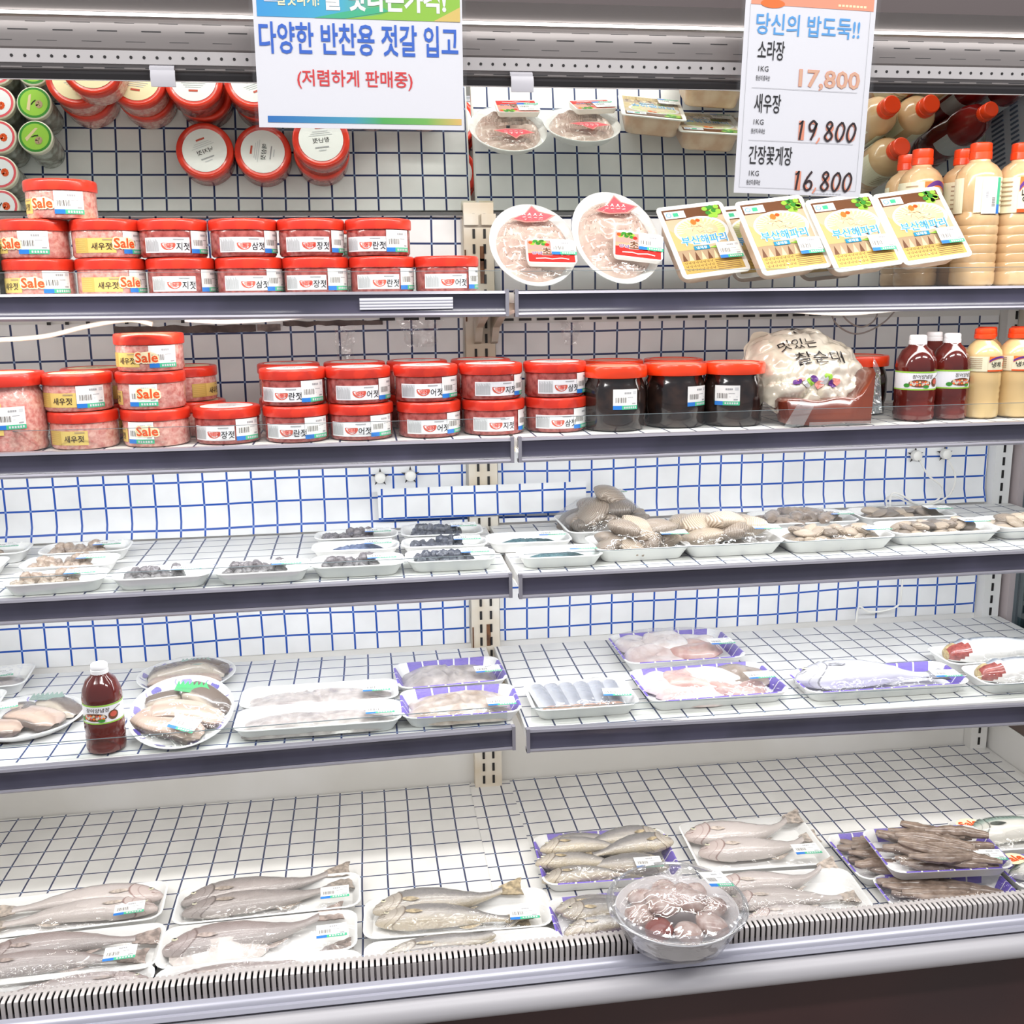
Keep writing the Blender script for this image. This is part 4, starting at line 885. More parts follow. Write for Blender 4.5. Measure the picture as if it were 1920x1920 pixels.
def fish_plate(label, x, y, z, e, roll, proll, L=.222, Wd=.168):
    t = lean(thing('raw_fish_plate', label, 'food plate', (x, y, z), (0, 0, 0), 'wrapped raw-fish plates'), e, roll); sx, sy = Wd / 2, L / 2
    b = MB(); b.lathe([(.72, -.016), (.80, -.015), (.97, 0), (1.0, .002), (1.0, .004), (.95, .003), (.80, -.009), (.05, -.010)], 56, sx=sx, sy=sy); b.build('oval_dish', M_foam, t)
    b = MB()
    def fn(u, v):
        a = 2 * pi * u; r = .05 + .80 * v; X, Y = r * cos(a) * sx, r * sin(a) * sy; w = .006 * noise.noise((X * 30, Y * 20, 3)); k = ((Y + w + X * .12) / .0175) % 1.0
        edge = max(0.0, 1 - max(0.0, (v - .75) / .25) ** 2); return (X, Y, -.009 + edge * (.012 + .0075 * k + .004 * noise.noise((X * 60, Y * 60, 1))))
    b.surf(fn, 72, 44, 0, wrap=True); b.build('sliced_fish', M_slice, t, angle=25)
    d = Decal(); P = [(-.036, -.010), (-.012, .006), (.000, .026), (.012, .012), (.040, .004), (.022, -.012), (-.012, -.016)]
    d.poly([(p[0] * 1.14, p[1] * 1.18) for p in P], 'pink', 0); d.poly(P, 'rose', 1)
    for k in range(4):
        cx = -.016 + k * .011; d.stroke([(cx - .004, .001), (cx, .004), (cx + .003, .001)], .0014, 'white', 2); d.stroke([(cx - .003, -.005), (cx + .003, -.004)], .0014, 'white', 2); d.ell(cx, .006, .0018, .0018, 'white', 2, 8)
    d.build('brand_sticker', t, flat_top, (.003 if roll < 2 else .010, .058, .0205), (0, 0, radians(-roll - 4)))
    b = MB()
    def ff(u, v):
        a = 2 * pi * u; r = v; h = .006 + .016 * (1 - r ** 4); return (r * cos(a) * sx * 1.01, r * sin(a) * sy * 1.01, h - .004 * (r > .98) + .0035 * noise.noise((cos(a) * r * 5, sin(a) * r * 5, 4.2)) * (1 if r < .98 else .3))
    b.surf(ff, 48, 16, wrap=True); b.build('shrink_film', M_film, t)
    p = bpy.data.objects.new('sauce_packet', None)
    b = MB(); loft(b, [(rrect(.088, .058, .008), 0), (rrect(.094, .064, .009), .010), (rrect(.094, .064, .009), .012), (rrect(.088, .058, .007), .0115)], [0, 0, 0])
    pk = b.build('sauce_packet', M_flange, t, (.024, -.050, .0195), (0, 0, radians(proll - roll)))
    d = Decal(); d.rect(-.0435, -.0285, .0435, .0285, 'salmon', 0); d.rect(-.0435, -.0285, .0435, -.006, 'red', 1); d.rect(-.0435, .004, .0435, .0285, 'pink', 1)
    q = random.Random(5)
    for k in range(10): d.ell(-.022 + q.uniform(-.012, .012), .022 + q.uniform(-.005, .005), .005, .004, ('dgreen', 'lime')[k % 4 == 0], 2, 8)
    for k in range(9): d.poly([(.004 + k * .0042, .012), (.006 + k * .0042, .026), (.010 + k * .0042, .022)], ('salmon', 'orange', 'beige')[k % 3], 2)
    d.ell(-.037, .022, .004, .004, 'sale', 3, 10); d.ell(-.006, .017, .0045, .004, 'red', 3, 10)
    d.text('양념', -.027, -.0055, .020, .0088, 'white', 4, .05); d.text('양념', -.027, -.0055, .019, .0080, 'purple', 5, .012)
    d.text('초', -.008, -.0005, .019, .021, 'white', 4, .05); d.text('초', -.008, -.0005, .0175, .0195, 'brown', 5, .03)
    d.text('고추장', .020, -.0055, .034, .011, 'white', 4, .05); d.text('고추장', .020, -.0055, .032, .0098, 'rose', 5, .012)
    d.stroke([(-.03, -.020), (-.012, -.0185), (0, -.021), (.018, -.0185), (.032, -.021)], .0022, 'white', 4)
    d.build('packet_label', pk, flat_top, (0, 0, .0112), e0=.0004, dl=.00015); link('price_sticker', sticker(), pk, (.024, .008, .0125), (0, 0, 0))
    return t
fish_plate('oval plate of sliced raw fish nearest the upright, small pink sticker', .331, -.208, 1.7080, 45, 0, -2)
fish_plate('taller oval plate of sliced raw fish beside the noodle packs', .491, -.214, 1.7205, 51, 7, -9, .228, .168)

# ------------------------------------------------------------------ vacuum bag with pouch
M_bag = mat('vacuum_bag', (216, 210, 196), .2, metal=.1, coat=.4, noise_amt=.5, noise_scale=14, c2=(204, 196, 178))
bag = lean(thing('sausage_vacuum_bag', 'crumpled silver vacuum bag with black brush lettering, brown pouch in front', 'food bag', (.858, -.275, 1.4595), (0, 0, 0)), 48, 2, 0)
def bagz(x, y):
    a = math.atan2(y, x); r = sqrt((x / .122) ** 2 + (y / .108) ** 2); R = 1 + .07 * noise.noise((cos(a) * 2.2, sin(a) * 2.2, 7))
    q = min(1.0, r / R); base = .052 * max(0, 1 - q ** 2.6) ** .6
    rid = abs(noise.noise((x * 26, y * 26, 2.0))); rid2 = abs(noise.noise((x * 55 + 3, y * 55, 5)))
    flat = 1 - .93 * math.exp(-((x / .090) ** 2 + ((y - .014) / .066) ** 2))
    return base - .017 * (1 - min(1, rid * 3.2)) * (q < 1) * flat * min(1, base * 60) - .006 * (1 - min(1, rid2 * 3.5)) * flat * min(1, base * 60)
b = MB()
def bf(u, v):
    a = 2 * pi * u; r = v * (1 + .07 * noise.noise((cos(a) * 2.2, sin(a) * 2.2, 7))); x, y = r * .122 * cos(a), r * .108 * sin(a); return (x, y, bagz(x, y))
b.surf(bf, 110, 48, wrap=True)
b.surf(lambda u, v: ((1.0 + .18 * v * max(0, noise.noise((cos(2 * pi * u) * 3, sin(2 * pi * u) * 3, 1)) + .25)) * (1 + .07 * noise.noise((cos(2 * pi * u) * 2.2, sin(2 * pi * u) * 2.2, 7))) * .122 * cos(2 * pi * u), (1 + .18 * v * max(0, noise.noise((cos(2 * pi * u) * 3, sin(2 * pi * u) * 3, 1)) + .25)) * (1 + .07 * noise.noise((cos(2 * pi * u) * 2.2, sin(2 * pi * u) * 2.2, 7))) * .108 * sin(2 * pi * u), -.004 + .004 * noise.noise((u * 40, v, 2))), 110, 2, wrap=True)
b.surf(lambda u, v: (v * .120 * cos(2 * pi * u), v * .105 * sin(2 * pi * u), -.016 * (1 - v ** 2)), 60, 6, wrap=True)
b.build('bag', M_bag, bag, angle=60)
d = Decal(); d.text('맛있는', -.022, .032, .072, .026, 'black', 3, .003); d.text('찰순대', .012, -.004, .098, .029, 'black', 3, .003); d.stroke([(-.020, .078), (-.006, .084), (.008, .076), (.018, .083), (.030, .080)], .004, 'black', 3); d.stroke([(-.014, .074), (-.004, .072)], .004, 'black', 3)
for k in range(10): d.ell(-.045 + .009 * k, -.052 + .006 * sin(k * 2.1), .009, .006, ('purple', 'pink', 'lgrey', 'lime')[k % 4], 1, 10)
d.build('printed_lettering', bag, lambda x, y, e: (x, y, bagz(x, y) + .0022 + e))
M_pouch = mat('brown_pouch', (116, 52, 32), .15, coat=.6, noise_amt=.5, noise_scale=12, c2=(92, 38, 26))
b = MB()
def wing(pts, k): return [(x, y) for x, y in pts]
def pr(w, d, r):
    P = []; k = 14; a, c = w / 2, d / 2
    for i in range(k): P.append((-a + w * i / k, -c))
    for i in range(4): P.append((a, -c + d * i / 4))
    for i in range(k): P.append((a - w * i / k, c))
    for i in range(4): P.append((-a, c - d * i / 4))
    return [(x - (.004 if x > 0 else -.004) * (abs(y) > c - .001) * (abs(x) > a - .001), y) for x, y in P]
layers = [(pr(.150, .046, 0), 0), (pr(.168, .060, 0), .004), (pr(.184, .070, 0), .046), (pr(.176, .062, 0), .050)]
loft(b, layers, [0, 0, 0], cap1=False); o = len(b.v) - 36
for i in range(14): b.f.append((o + i, o + i + 1, o + 18 + 13 - i, o + (18 + 14 - i if i else 32))); b.m.append(0)
b.f += [(o + 14, o + 15, o + 16, o + 17, o + 18), (o + 32, o + 33, o + 34, o + 35, o)]; b.m += [0, 0]
b.v = [(p[0], p[1] + (.012 if p[2] > .04 else 0), p[2] + (max(0, (p[0] - .052) / .040) ** 1.3 * .058 if p[2] > .03 else .0015 * sin(p[0] * 60)) + (.003 * sin(p[0] * 70) if p[2] > .03 else 0)) for p in b.v]
pouch = b.build('sauce_pouch', M_pouch, bag); pouch.matrix_parent_inverse = bag.matrix_basis.inverted(); 
bpy.context.view_layer.update()
pouch.parent = bag; pouch.matrix_parent_inverse = bag.matrix_world.inverted(); pouch.location = (.868, -.352, Z2 + .0005); pouch.rotation_euler = (0, 0, .03)
b = MB(); b.add([(-.100, -.037, .0), (-.070, -.040, .052), (-.040, -.041, .044), (-.062, -.0425, .004)], [(0, 1, 2, 3)]); b.add([(.080, -.030, .02), (.100, .01, .125), (.118, .015, .10), (.108, -.02, .02)], [(0, 1, 2, 3)]); b.add([(-.05, -.0415, .002), (.07, -.0415, .002), (.075, -.041, .009), (-.05, -.041, .010)], [(0, 1, 2, 3)])
b.build('pouch_seam', film_mat('seam_film', gloss=.2, fac_edge=.7, rough=.1, bump=.4, scale=50, haze=.18), pouch, smooth=False)

# ------------------------------------------------------------------ hanging signs (laminated sheets hung from the canopy front)
M_lam = film_mat('laminate', gloss=.045, fac_edge=.25, rough=.06, bump=.12, scale=14)
M_paper = mat('sign_paper', (232, 232, 238), .4)
M_grad = ramp_mat('sign_gradient', [(0, (58, 158, 222)), (.40, (70, 178, 210)), (.62, (112, 186, 84)), (.84, (150, 190, 70)), (1, (236, 176, 92))], 'U', rough=.4, coat=0)
M_grad2 = ramp_mat('sign_stripe', [(0, (36, 110, 190)), (.45, (70, 160, 190)), (.6, (84, 176, 90)), (.82, (120, 186, 90)), (1, (230, 190, 110))], 'U', rough=.4, coat=0)
def board(t, w, h, mar=.005):
    b = MB(); b.box(0, .0006, h / 2, w, .0009, h); b.build('paper', M_paper, t, smooth=False)
    b = MB(); b.surf(lambda u, v: ((u - .5) * (w + 2 * mar), -.0028 - .0006 * noise.noise((u * 3, v * 3, w)), -mar + v * (h + 2 * mar)), 10, 10); b.surf(lambda u, v: ((u - .5) * (w + 2 * mar), .0022, -mar + v * (h + 2 * mar)), 2, 2); b.build('laminate', M_lam, t)
    b = MB()
    for x in (-w * .32, w * .32): b.box(x, .0016, h - .012, .02, .001, .022); b.tube([(x, .002, h - .014), (x, .03, h + .01), (x, .072, h + .03)], .0009, 6)
    b.build('hanging_tie', mat('tie', (220, 220, 220), .3), t)
s1 = thing('hanging_sign', 'landscape laminated sign in blue and red lettering under a rainbow header', 'sign', (.0138, -.700, 1.8425), (0, radians(.3), 0))
board(s1, .278, .205)
d = Decal()
def urect(d, x0, y0, x1, y1, m, layer): # rect with uv 0..1 along x
    n = 24; pts = [(x0 + (x1 - x0) * i / n, y) for y in (y0, y1) for i in range(n + 1)]; d.poly(pts, m, layer, [(i, i + 1, n + 2 + i, n + 1 + i) for i in range(n)])
urect(d, -.134, .1395, .136, .200, M_grad, 0); urect(d, -.127, .0065, .136, .0148, M_grad2, 0)
d.poly([(-.02, .1395), (.03, .146), (.08, .165), (.136, .168), (.136, .1395)], 'lime', 1); d.poly([(.10, .1395), (.136, .158), (.136, .1395)], 'yellow', 2); d.poly([(-.06, .1395), (-.02, .1395), (.04, .150), (.03, .156), (-.02, .148)], 'green', 2)
d.text('잘맛나게!', -.080, .1630, .056, .019, 'cream', 3, .02); d.text('잘 맛나는가격!', .035, .1645, .165, .031, 'white', 3, .04); d.rect(-.124, .158, -.106, .1592, 'white', 3)
d.text('다양한 반찬용 젓갈 입고', 0, .1135, .266, .040, 'dblue', 2, .018); d.text('(저렴하게 판매중)', -.008, .0625, .155, .0245, 'signred', 2, .012)
for pts_, m_, l_ in [(p, m, l) for p, f, m, l in []]: pass
o = Decal(); 
me = d.mesh('printed_text', None, flat_front, e0=.0004, dl=.0002)
ul = me.uv_layers[0].data
for p in me.polygons:
    if me.materials[p.material_index] in (M_grad, M_grad2):
        for li in p.loop_indices: ul[li].uv = ((me.vertices[me.loops[li].vertex_index].co.x + .134) / .27, .5)
link('printed_text', me, s1)
s2 = thing('hanging_sign', 'tall portrait price sign listing 17,800, 19,800 and 16,800', 'sign', (.6450, -.700, 1.7560), (0, radians(1.9), 0))
board(s2, .196, .290)
d = Decal(); d.rect(-.090, .2560, .094, .286, 'salmon', 0); d.ell(-.058, .258, .018, .006, 'orange', 1, 20); 
for k in range(8): d.rect(.040 + k * .0055, .2595, .044 + k * .0055, .2625, 'cream', 1)
for x0, y0, x1, y1 in ((-.091, .008, .090, .0084), (-.091, .008, -.0906, .256), (.0896, .008, .090, .256)): d.rect(x0, y0, x1, y1, 'grey', 1)
X = lambda f: -.098 + .196 * f
d.text('당신의 밥도둑!!', X(.487), .2310, .156, .0285, 'sky', 2, .012)
for y, nm, w, c in ((.1960, '소라장', .040, .215), (.1245, '새우장', .040, .215), (.0535, '간장꽃게장', .066, .265)): d.text(nm, X(c), y, w, .0260, 'black', 2, .010)
for y, x in ((.1712, .125), (.0990, .115), (.0280, .105)): d.text('1KG', X(x + .04), y, .0150, .0072, 'black', 2); d.text('원산지:중국산' if y > .1 else '원산지:국내산' if y > .05 else '원산지:중국산', X(x + .04), y - .0125, .0210, .0070, 'black', 2, .012)
d.rect(X(.085), .1450, X(.905), .1455, 'grey', 2); d.rect(X(.085), .0735, X(.905), .0740, 'grey', 2)
d.text('17,800', X(.68), .1595, .0935, .0285, 'ghost2', 2, .022); d.text('17,800', X(.68), .1595, .0925, .0275, 'ghost', 3, .006)
GL = {'1': [[(.25, .8), (.55, 1), (.45, 0)]], '9': [[(.85, .85), (.5, 1), (.15, .78), (.3, .5), (.65, .55), (.88, .9), (.7, .4), (.45, 0)]], '6': [[(.75, 1), (.35, .65), (.1, .25), (.35, 0), (.75, .08), (.85, .35), (.55, .5), (.2, .32)]],
      '8': [[(.8, .85), (.5, 1), (.2, .8), (.5, .55), (.85, .25), (.5, 0), (.12, .2), (.45, .52), (.8, .85)]], '0': [[(.6, 1), (.2, .75), (.1, .3), (.4, 0), (.75, .25), (.9, .7), (.6, 1)]]}
def smooth2(p, n=5):
    return [(q[0], q[1]) for q in spline([(x, y, 0) for x, y in p], n)] if len(p) > 3 else p
def hand(s, cx, cy, w, h):
    xx = cx - w / 2; dw = w / 5.45
    for ch in s:
        if ch == ',':
            d.stroke([(xx + .004, cy - h * .35), (xx + .003, cy - h * .48), (xx - .0005, cy - h * .66)], .0022, 'ghost2', 3); xx += dw * .5; continue
        d.text(ch, xx + dw * .52 + .0012, cy - .0004, dw * (.50 if ch == '1' else .78), h, 'ghost2', 2, -.004)
        for pl in GL[ch]: d.stroke([(xx + dw * (.06 + .86 * x) + .10 * dw * y, cy + (y - .5) * h) for x, y in smooth2(pl)], .0031, 'brown2', 4)
        xx += dw
INK['brown2'] = ink('marker', (44, 24, 26))
hand('19,800', X(.68), .0905, .094, .0265); hand('16,800', X(.68), .0205, .094, .0265)
for k in range(9): d.rect(X(.62) + k * .005, .0025, X(.62) + k * .005 + .0036, .0040, 'lgrey', 2)
d.build('printed_text', s2, flat_front, e0=.0004, dl=.0002)
# ------------------------------------------------------------------ foam trays
M_purp = mat('tray_purple', (112, 92, 190), .45)
def perim(w, d, r, kx, ky, n=4):
    """closed outline with the straight sides cut into coloured blocks; returns points and per-edge flags"""
    pts = []; fl = []
    def side(p, q, k):
        for i in range(k):
            for f, c in ((i / k, 1), ((i + .9) / k, 0)):
                pts.append((p[0] + (q[0] - p[0]) * f, p[1] + (q[1] - p[1]) * f)); fl.append(c)
    hw, hd = w / 2, d / 2
    C = [((hw - r, hd - r), 0), ((-hw + r, hd - r), pi / 2), ((-hw + r, -hd + r), pi), ((hw - r, -hd + r), 1.5 * pi)]
    S = [((hw, -hd + r), (hw, hd - r), ky), ((hw - r, hd), (-hw + r, hd), kx), ((-hw, hd - r), (-hw, -hd + r), ky), ((-hw + r, -hd), (hw - r, -hd), kx)]
    for s, (c, a0) in zip(S, C):
        side(*s)
        for i in range(n): a = a0 + pi / 2 * i / n; pts.append((c[0] + r * cos(a), c[1] + r * sin(a))); fl.append(0)
    return pts, fl
def tray_mesh(w, d, h, kind):
    def f():
        b = MB(); kx, ky = max(2, round(w / .042)), max(2, round(d / .042)); s = h * .85
        spec = [(w - 2 * s * .75, d - 2 * s * .75, .018, 0), (w - .006, d - .006, .024, h - .003), (w, d, .026, h - .001), (w, d, .026, h), (w - .006, d - .006, .024, h + .0008), (w - .010, d - .010, .022, h - .0005), (w - 2 * s * .78, d - 2 * s * .78, .016, .0035)]
        L = []; fl = None
        for a, c, r, z in spec: p, fl = perim(a, c, r, kx, ky); L.append((p, z))
        loft(b, L, (lambda j, i: 1 if kind == 'p' and j in (3, 4, 5) and i >= 0 and fl[i] else 0)); return b.mesh('foam_tray', [M_foam, M_purp], angle=35)
    return once(('tray', w, d, h, kind), f)
def film_fn(w, d, h, H, seed):
    def z(u, v): return h + .0012 + H * (1 - abs(u) ** 3.2) * (1 - abs(v) ** 3.2) * (.92 + .25 * noise.noise((u * 2.2, v * 2, seed))) + .0018 * noise.noise((u * 8, v * 5, seed + 4)) * (1 - max(abs(u), abs(v)) ** 6)
    return z
class Tray: pass
def tray(where, label, cx, cy, z, w, d, rot=0.0, kind='w', h=.024, H=.012, st=(.62, -.55), srot=0.0, group=None, film=True, stick=True, name='foam_tray', stilt=0.0):
    T = Tray(); T.where = where; T.z = z; T.h = h; T.H = H; T.w = w; T.d = d; T.cx, T.cy, T.rot = cx, cy, radians(rot)
    t = thing(name, label, 'food tray', (cx, cy, z), (0, 0, radians(rot)), group or ('purple-checked foam trays' if kind == 'p' else 'white foam trays')); T.o = t
    link('tray', tray_mesh(w, d, h, kind), t)
    fz = film_fn(w, d, h, H, cx * 9 + cy * 5)
    if film:
        b = MB(); b.surf(lambda u, v: ((2 * u - 1) * w * .494 * (1 - .035 * (2 * v - 1) ** 8), (2 * v - 1) * d * .494 * (1 - .05 * (2 * u - 1) ** 8), fz(2 * u - 1, 2 * v - 1)), 26, 14); b.build('shrink_film', M_film if H > .0065 else M_film2, t)
    if stick:
        u, v = st; sm = sticker(None, .052, .038)
        s_ = link('price_sticker', sm, t, (u * w / 2, v * d / 2, fz(u, v) + .0028), (radians(stilt), 0, radians(srot)))
    c, s = cos(T.rot), sin(T.rot)
    T.P = lambda u, v: (cx + (u * w / 2) * c - (v * d / 2) * s, cy + (u * w / 2) * s + (v * d / 2) * c)
    T.f = z + .0045
    return T
# ------------------------------------------------------------------ fish
SK = dict(
    croak=ramp_mat('croaker_skin', [(0, (178, 170, 166)), (.45, (153, 144, 141)), (.75, (115, 108, 106)), (1, (86, 79, 77))], rough=.28, coat=.5, noise_amt=.22, noise_scale=90, scales=.5, head=((120, 108, 104), (70, 58, 56))),
    pinkg=ramp_mat('pinkgrey_skin', [(0, (178, 170, 167)), (.5, (153, 142, 140)), (.8, (129, 113, 110)), (1, (104, 84, 80))], rough=.28, coat=.5, noise_amt=.25, noise_scale=70, scales=.5, head=((150, 128, 124), (92, 70, 66))),
    yel=ramp_mat('yellow_croaker_skin', [(0, (190, 177, 153)), (.26, (175, 169, 162)), (.52, (129, 126, 125)), (1, (84, 82, 83))], rough=.25, coat=.5, noise_amt=.2, noise_scale=120, scales=.5, head=((212, 198, 176), (96, 80, 66))),
    silver=ramp_mat('silver_skin', [(0, (236, 236, 242)), (.48, (218, 218, 226)), (.68, (150, 150, 158)), (.86, (92, 94, 100)), (1, (80, 82, 88))], rough=.22, coat=.5, noise_amt=.10, noise_scale=60, head=((150, 148, 152), (70, 68, 72))),
    white=ramp_mat('pale_skin', [(0, (199, 190, 185)), (.6, (184, 175, 172)), (.85, (144, 135, 134)), (1, (111, 103, 101))], rough=.26, coat=.5, noise_amt=.18, noise_scale=60, scales=.3, head=((196, 168, 160), (118, 80, 74))),
    mack=ramp_mat('mackerel_skin', [(0, (236, 232, 222)), (.42, (222, 220, 212)), (.56, (150, 170, 160)), (.8, (84, 116, 108)), (1, (50, 76, 74))], rough=.22, coat=.5, noise_amt=.08, stripes=(38, (34, 48, 48)), head=((120, 130, 120), (50, 60, 58))),
    spm=ramp_mat('spanish_skin', [(0, (226, 224, 220)), (.48, (200, 202, 206)), (.64, (120, 130, 142)), (.82, (66, 78, 94)), (1, (52, 62, 78))], rough=.22, coat=.5, noise_amt=.16, noise_scale=110))
FIN = dict(croak=(176, 162, 150), pinkg=(178, 160, 152), yel=(190, 172, 140), silver=(172, 172, 178), white=(204, 190, 178), mack=(90, 96, 90), spm=(120, 124, 130))
M_eyew = mat('fish_eye_ring', (206, 200, 176), .1, coat=1.0); M_eyeb = mat('fish_pupil', (14, 14, 16), .05, coat=1.0); M_gill = mat('gill_red', (164, 84, 76), .3, coat=.5, noise_amt=.9, noise_scale=150, c2=(122, 52, 50)); M_jaw = mat('jaw_yellow', (206, 184, 132), .35, coat=.4, noise_amt=.9, noise_scale=150, c2=(150, 128, 88)); M_open = mat('belly_white', (206, 196, 190), .25, coat=.5)
PROF = ((0, .10), (.03, .34), (.08, .56), (.15, .78), (.25, .95), (.36, 1.0), (.5, .93), (.62, .76), (.74, .53), (.84, .34), (.92, .25), (.97, .27), (1, .30))
PROFM = ((0, .08), (.04, .34), (.10, .62), (.2, .88), (.35, 1.0), (.5, .96), (.65, .76), (.8, .42), (.9, .20), (.96, .14), (1, .16))
def pint(P, t):
    for (a, x), (b, y) in zip(P, P[1:]):
        if t <= b: k = (t - a) / (b - a); k = k * k * (3 - 2 * k) * .5 + k * .5; return x + (y - x) * k
    return P[-1][1]
def fish_mesh(kind, L, H, bend=0.0, headless=False, tail=.16, opened=False, tailup=0.0):
    """lies on its side: x head to tail, +y the back, z thickness; tail, dorsal and side fins included"""
    key = ('fish', kind, L, H, bend, headless, opened, tailup)
    def f():
        b = MB(); n, k = 40, 20; Pf = PROFM if kind in ('mack', 'spm') else PROF; bl = L * (1 - tail); Wd = H * (.62 if kind in ('mack', 'spm', 'silver') else .56)
        cy = lambda t: bend * sin(pi * min(1, t)) * L + tailup * L * max(0, t - .6) ** 2 * 2.2
        o = len(b.v)
        for i in range(n + 1):
            t = i / n; t0 = .05 + .95 * t if headless else t
            hh = H / 2 * pint(Pf, t0); ww = Wd / 2 * pint(Pf, t0) ** .75 * (1 if t0 < .75 else 1 - .5 * (t0 - .75) / .25)
            if .19 < t0 < .225: ww *= 1.07; hh *= 1.01
            if .225 <= t0 < .25: ww *= .95
            if .03 < t0 < .06: ww *= .9
            zc = Wd / 2 * .55 + ww * .45
            for j in range(k):
                a = 2 * pi * j / k; s, c = sin(a), cos(a); s2 = abs(s) ** .9 * (1 if s > 0 else -1)
                b.v.append((-L / 2 + t * bl, cy(t) + hh * s2 + (hh * .12 if s < 0 and t0 > .3 else 0), zc + ww * c)); b.uv.append((t0, .5 + .5 * s))
        for i in range(n):
            for j in range(k):
                t0 = i / n
                b.f.append((o + i * k + j, o + i * k + (j + 1) % k, o + (i + 1) * k + (j + 1) % k, o + (i + 1) * k + j))
                b.m.append(2 if headless and i < 6 - abs(j - 17) * .8 and j > k * .6 else 4 if headless and i < 3 and j < 9 else 0)
        b.f.append(tuple(o + j for j in range(k))); b.m.append(4 if headless else 0); b.f.append(tuple(o + n * k + j for j in range(k))); b.m.append(0)
        # tail fan
        x0 = -L / 2 + bl; y0 = cy(1); h0 = H / 2 * Pf[-1][1]; zt = Wd / 2 * .66; tl = L * tail; fork = .45 if kind in ('mack', 'spm', 'silver') else .12
        up = tailup * .6
        tv = []
        for i in range(7):
            q = i / 6
            for s in (1, .33, -.33, -1): tv.append((x0 - .006 + tl * q * (1 - fork * (1 - abs(s)) * q), y0 + up * tl * q + s * (h0 + (H * .36 - h0) * q ** .8), zt + .0012 * (1 if i % 2 else -1) * q))
        fs = [(i * 4 + j, i * 4 + j + 1, i * 4 + j + 5, i * 4 + j + 4) for i in range(6) for j in range(3)]
        b.add(tv, fs, 1, uv=[(1, .5)] * len(tv)); b.add([(p[0], p[1], p[2] - .0016) for p in tv], fs, 1, uv=[(1, .5)] * len(tv))
        # dorsal, anal fins
        def ridge(t0, t1, hgt, sgn):
            m = 12; vs = []
            for i in range(m + 1):
                q = i / m; t = t0 + (t1 - t0) * q; tt = (t - .05) / .95 if headless else t; yb = cy(tt) + sgn * H / 2 * pint(Pf, t) * .97; e = hgt * sin(pi * min(1, q * 1.15 + .08)) ** .7 if q < .92 else hgt * .25
                vs += [(-L / 2 + tt * bl, yb, Wd * .30), (-L / 2 + (tt + .03) * bl, yb + sgn * max(0, e), Wd * .27)]
            b.add(vs, [(2 * i, 2 * i + 1, 2 * i + 3, 2 * i + 2) for i in range(m)], 1, uv=[(.5, .5)] * len(vs))
        ridge(.33, .80, H * .09, 1); ridge(.62, .78, H * .10, -1)
        # side fin lying on the flank
        if not headless:
            zs = Wd * .60 + Wd * .40; m = 8; vs = []
            for i in range(m + 1):
                q = i / m; vs += [(-L / 2 + bl * (.23 + .15 * q), cy(.25) - H * (.10 + .05 * q) + H * .075 * sin(pi * min(1, q + .12)), 0), (-L / 2 + bl * (.23 + .15 * q), cy(.25) - H * (.10 + .05 * q) - H * .075 * sin(pi * min(1, q + .12)), 0)]
            out = []
            for x, y, z in vs:
                t = (x + L / 2) / bl; hh = H / 2 * pint(Pf, t); ww = Wd / 2 * pint(Pf, t) ** .75; s = max(-.98, min(.98, (y - cy(t)) / max(hh, 1e-4))); out.append((x, y, Wd / 2 * .55 + ww * .45 + ww * sqrt(1 - s * s) + .0016))
            b.add(out, [(2 * i, 2 * i + 1, 2 * i + 3, 2 * i + 2) for i in range(m)], 1, uv=[(.5, .5)] * len(out))
        if opened:   # slit, spread belly flap
            vs = []; m = 16
            for i in range(m + 1):
                q = i / m; t = .05 + .62 * q; x = -L / 2 + t * bl; hh = H / 2 * pint(Pf, t); wv = sin(pi * q) ** .6
                vs += [(x, cy(t) - hh * .55, Wd * .82 * wv + .004), (x, cy(t) - hh * 1.05 - H * .20 * wv, Wd * .30), (x, cy(t) - hh * 1.1 - H * .30 * wv, .003)]
            b.add(vs, [(3 * i + j, 3 * i + j + 1, 3 * i + j + 4, 3 * i + j + 3) for i in range(m) for j in range(2)], 3, uv=[(.3, 0)] * len(vs))
        fc = FIN[kind]
        return b.mesh('fish', [SK[kind], mat('fin_' + kind, fc, .35, coat=.3, noise_amt=.6, noise_scale=90), M_gill, M_open, M_jaw], angle=50)
    return once(key, f)
def eye_mesh(r):
    def f():
        b = MB(); b.lathe([(r, 0), (r * .92, r * .22), (r * .55, r * .34)], 18, 0, cap0=False, cap1=False); b.lathe([(r * .56, r * .33), (r * .3, r * .42), (.0001, r * .45)], 14, 1, cap0=False); return b.mesh('eye', [M_eyew, M_eyeb])
    return once(('eye', round(r, 4)), f)
def fish(label, kind, x, y, z, L, H, rot=0.0, flip=False, bend=0.0, headless=False, group=None, roll=0.0, cat='fish', opened=False, eye=True, pitch=0.0, tailup=0.0):
    me = fish_mesh(kind, L, H, bend, headless, opened=opened, tailup=tailup)
    o = link('raw_fish', me, None, (x, y, z), (radians(roll), radians(pitch), radians(rot))); tag(o, label, cat, group)
    if flip: o.scale.x = -1
    if not headless and eye:
        Wd = H * (.62 if kind in ('mack', 'spm', 'silver') else .56); Pf = PROFM if kind in ('mack', 'spm') else PROF; bl = L * .84; t = .085; ww = Wd / 2 * pint(Pf, t) ** .75; hh = H / 2 * pint(Pf, t); s = .30
        link('eye', eye_mesh(H * .085), o, (-L / 2 + t * bl, bend * sin(pi * t) * L + hh * s, Wd / 2 * .55 + ww * .45 + ww * sqrt(1 - s * s) * .97), (radians(-16), 0, 0))
    return o
DK = .5016
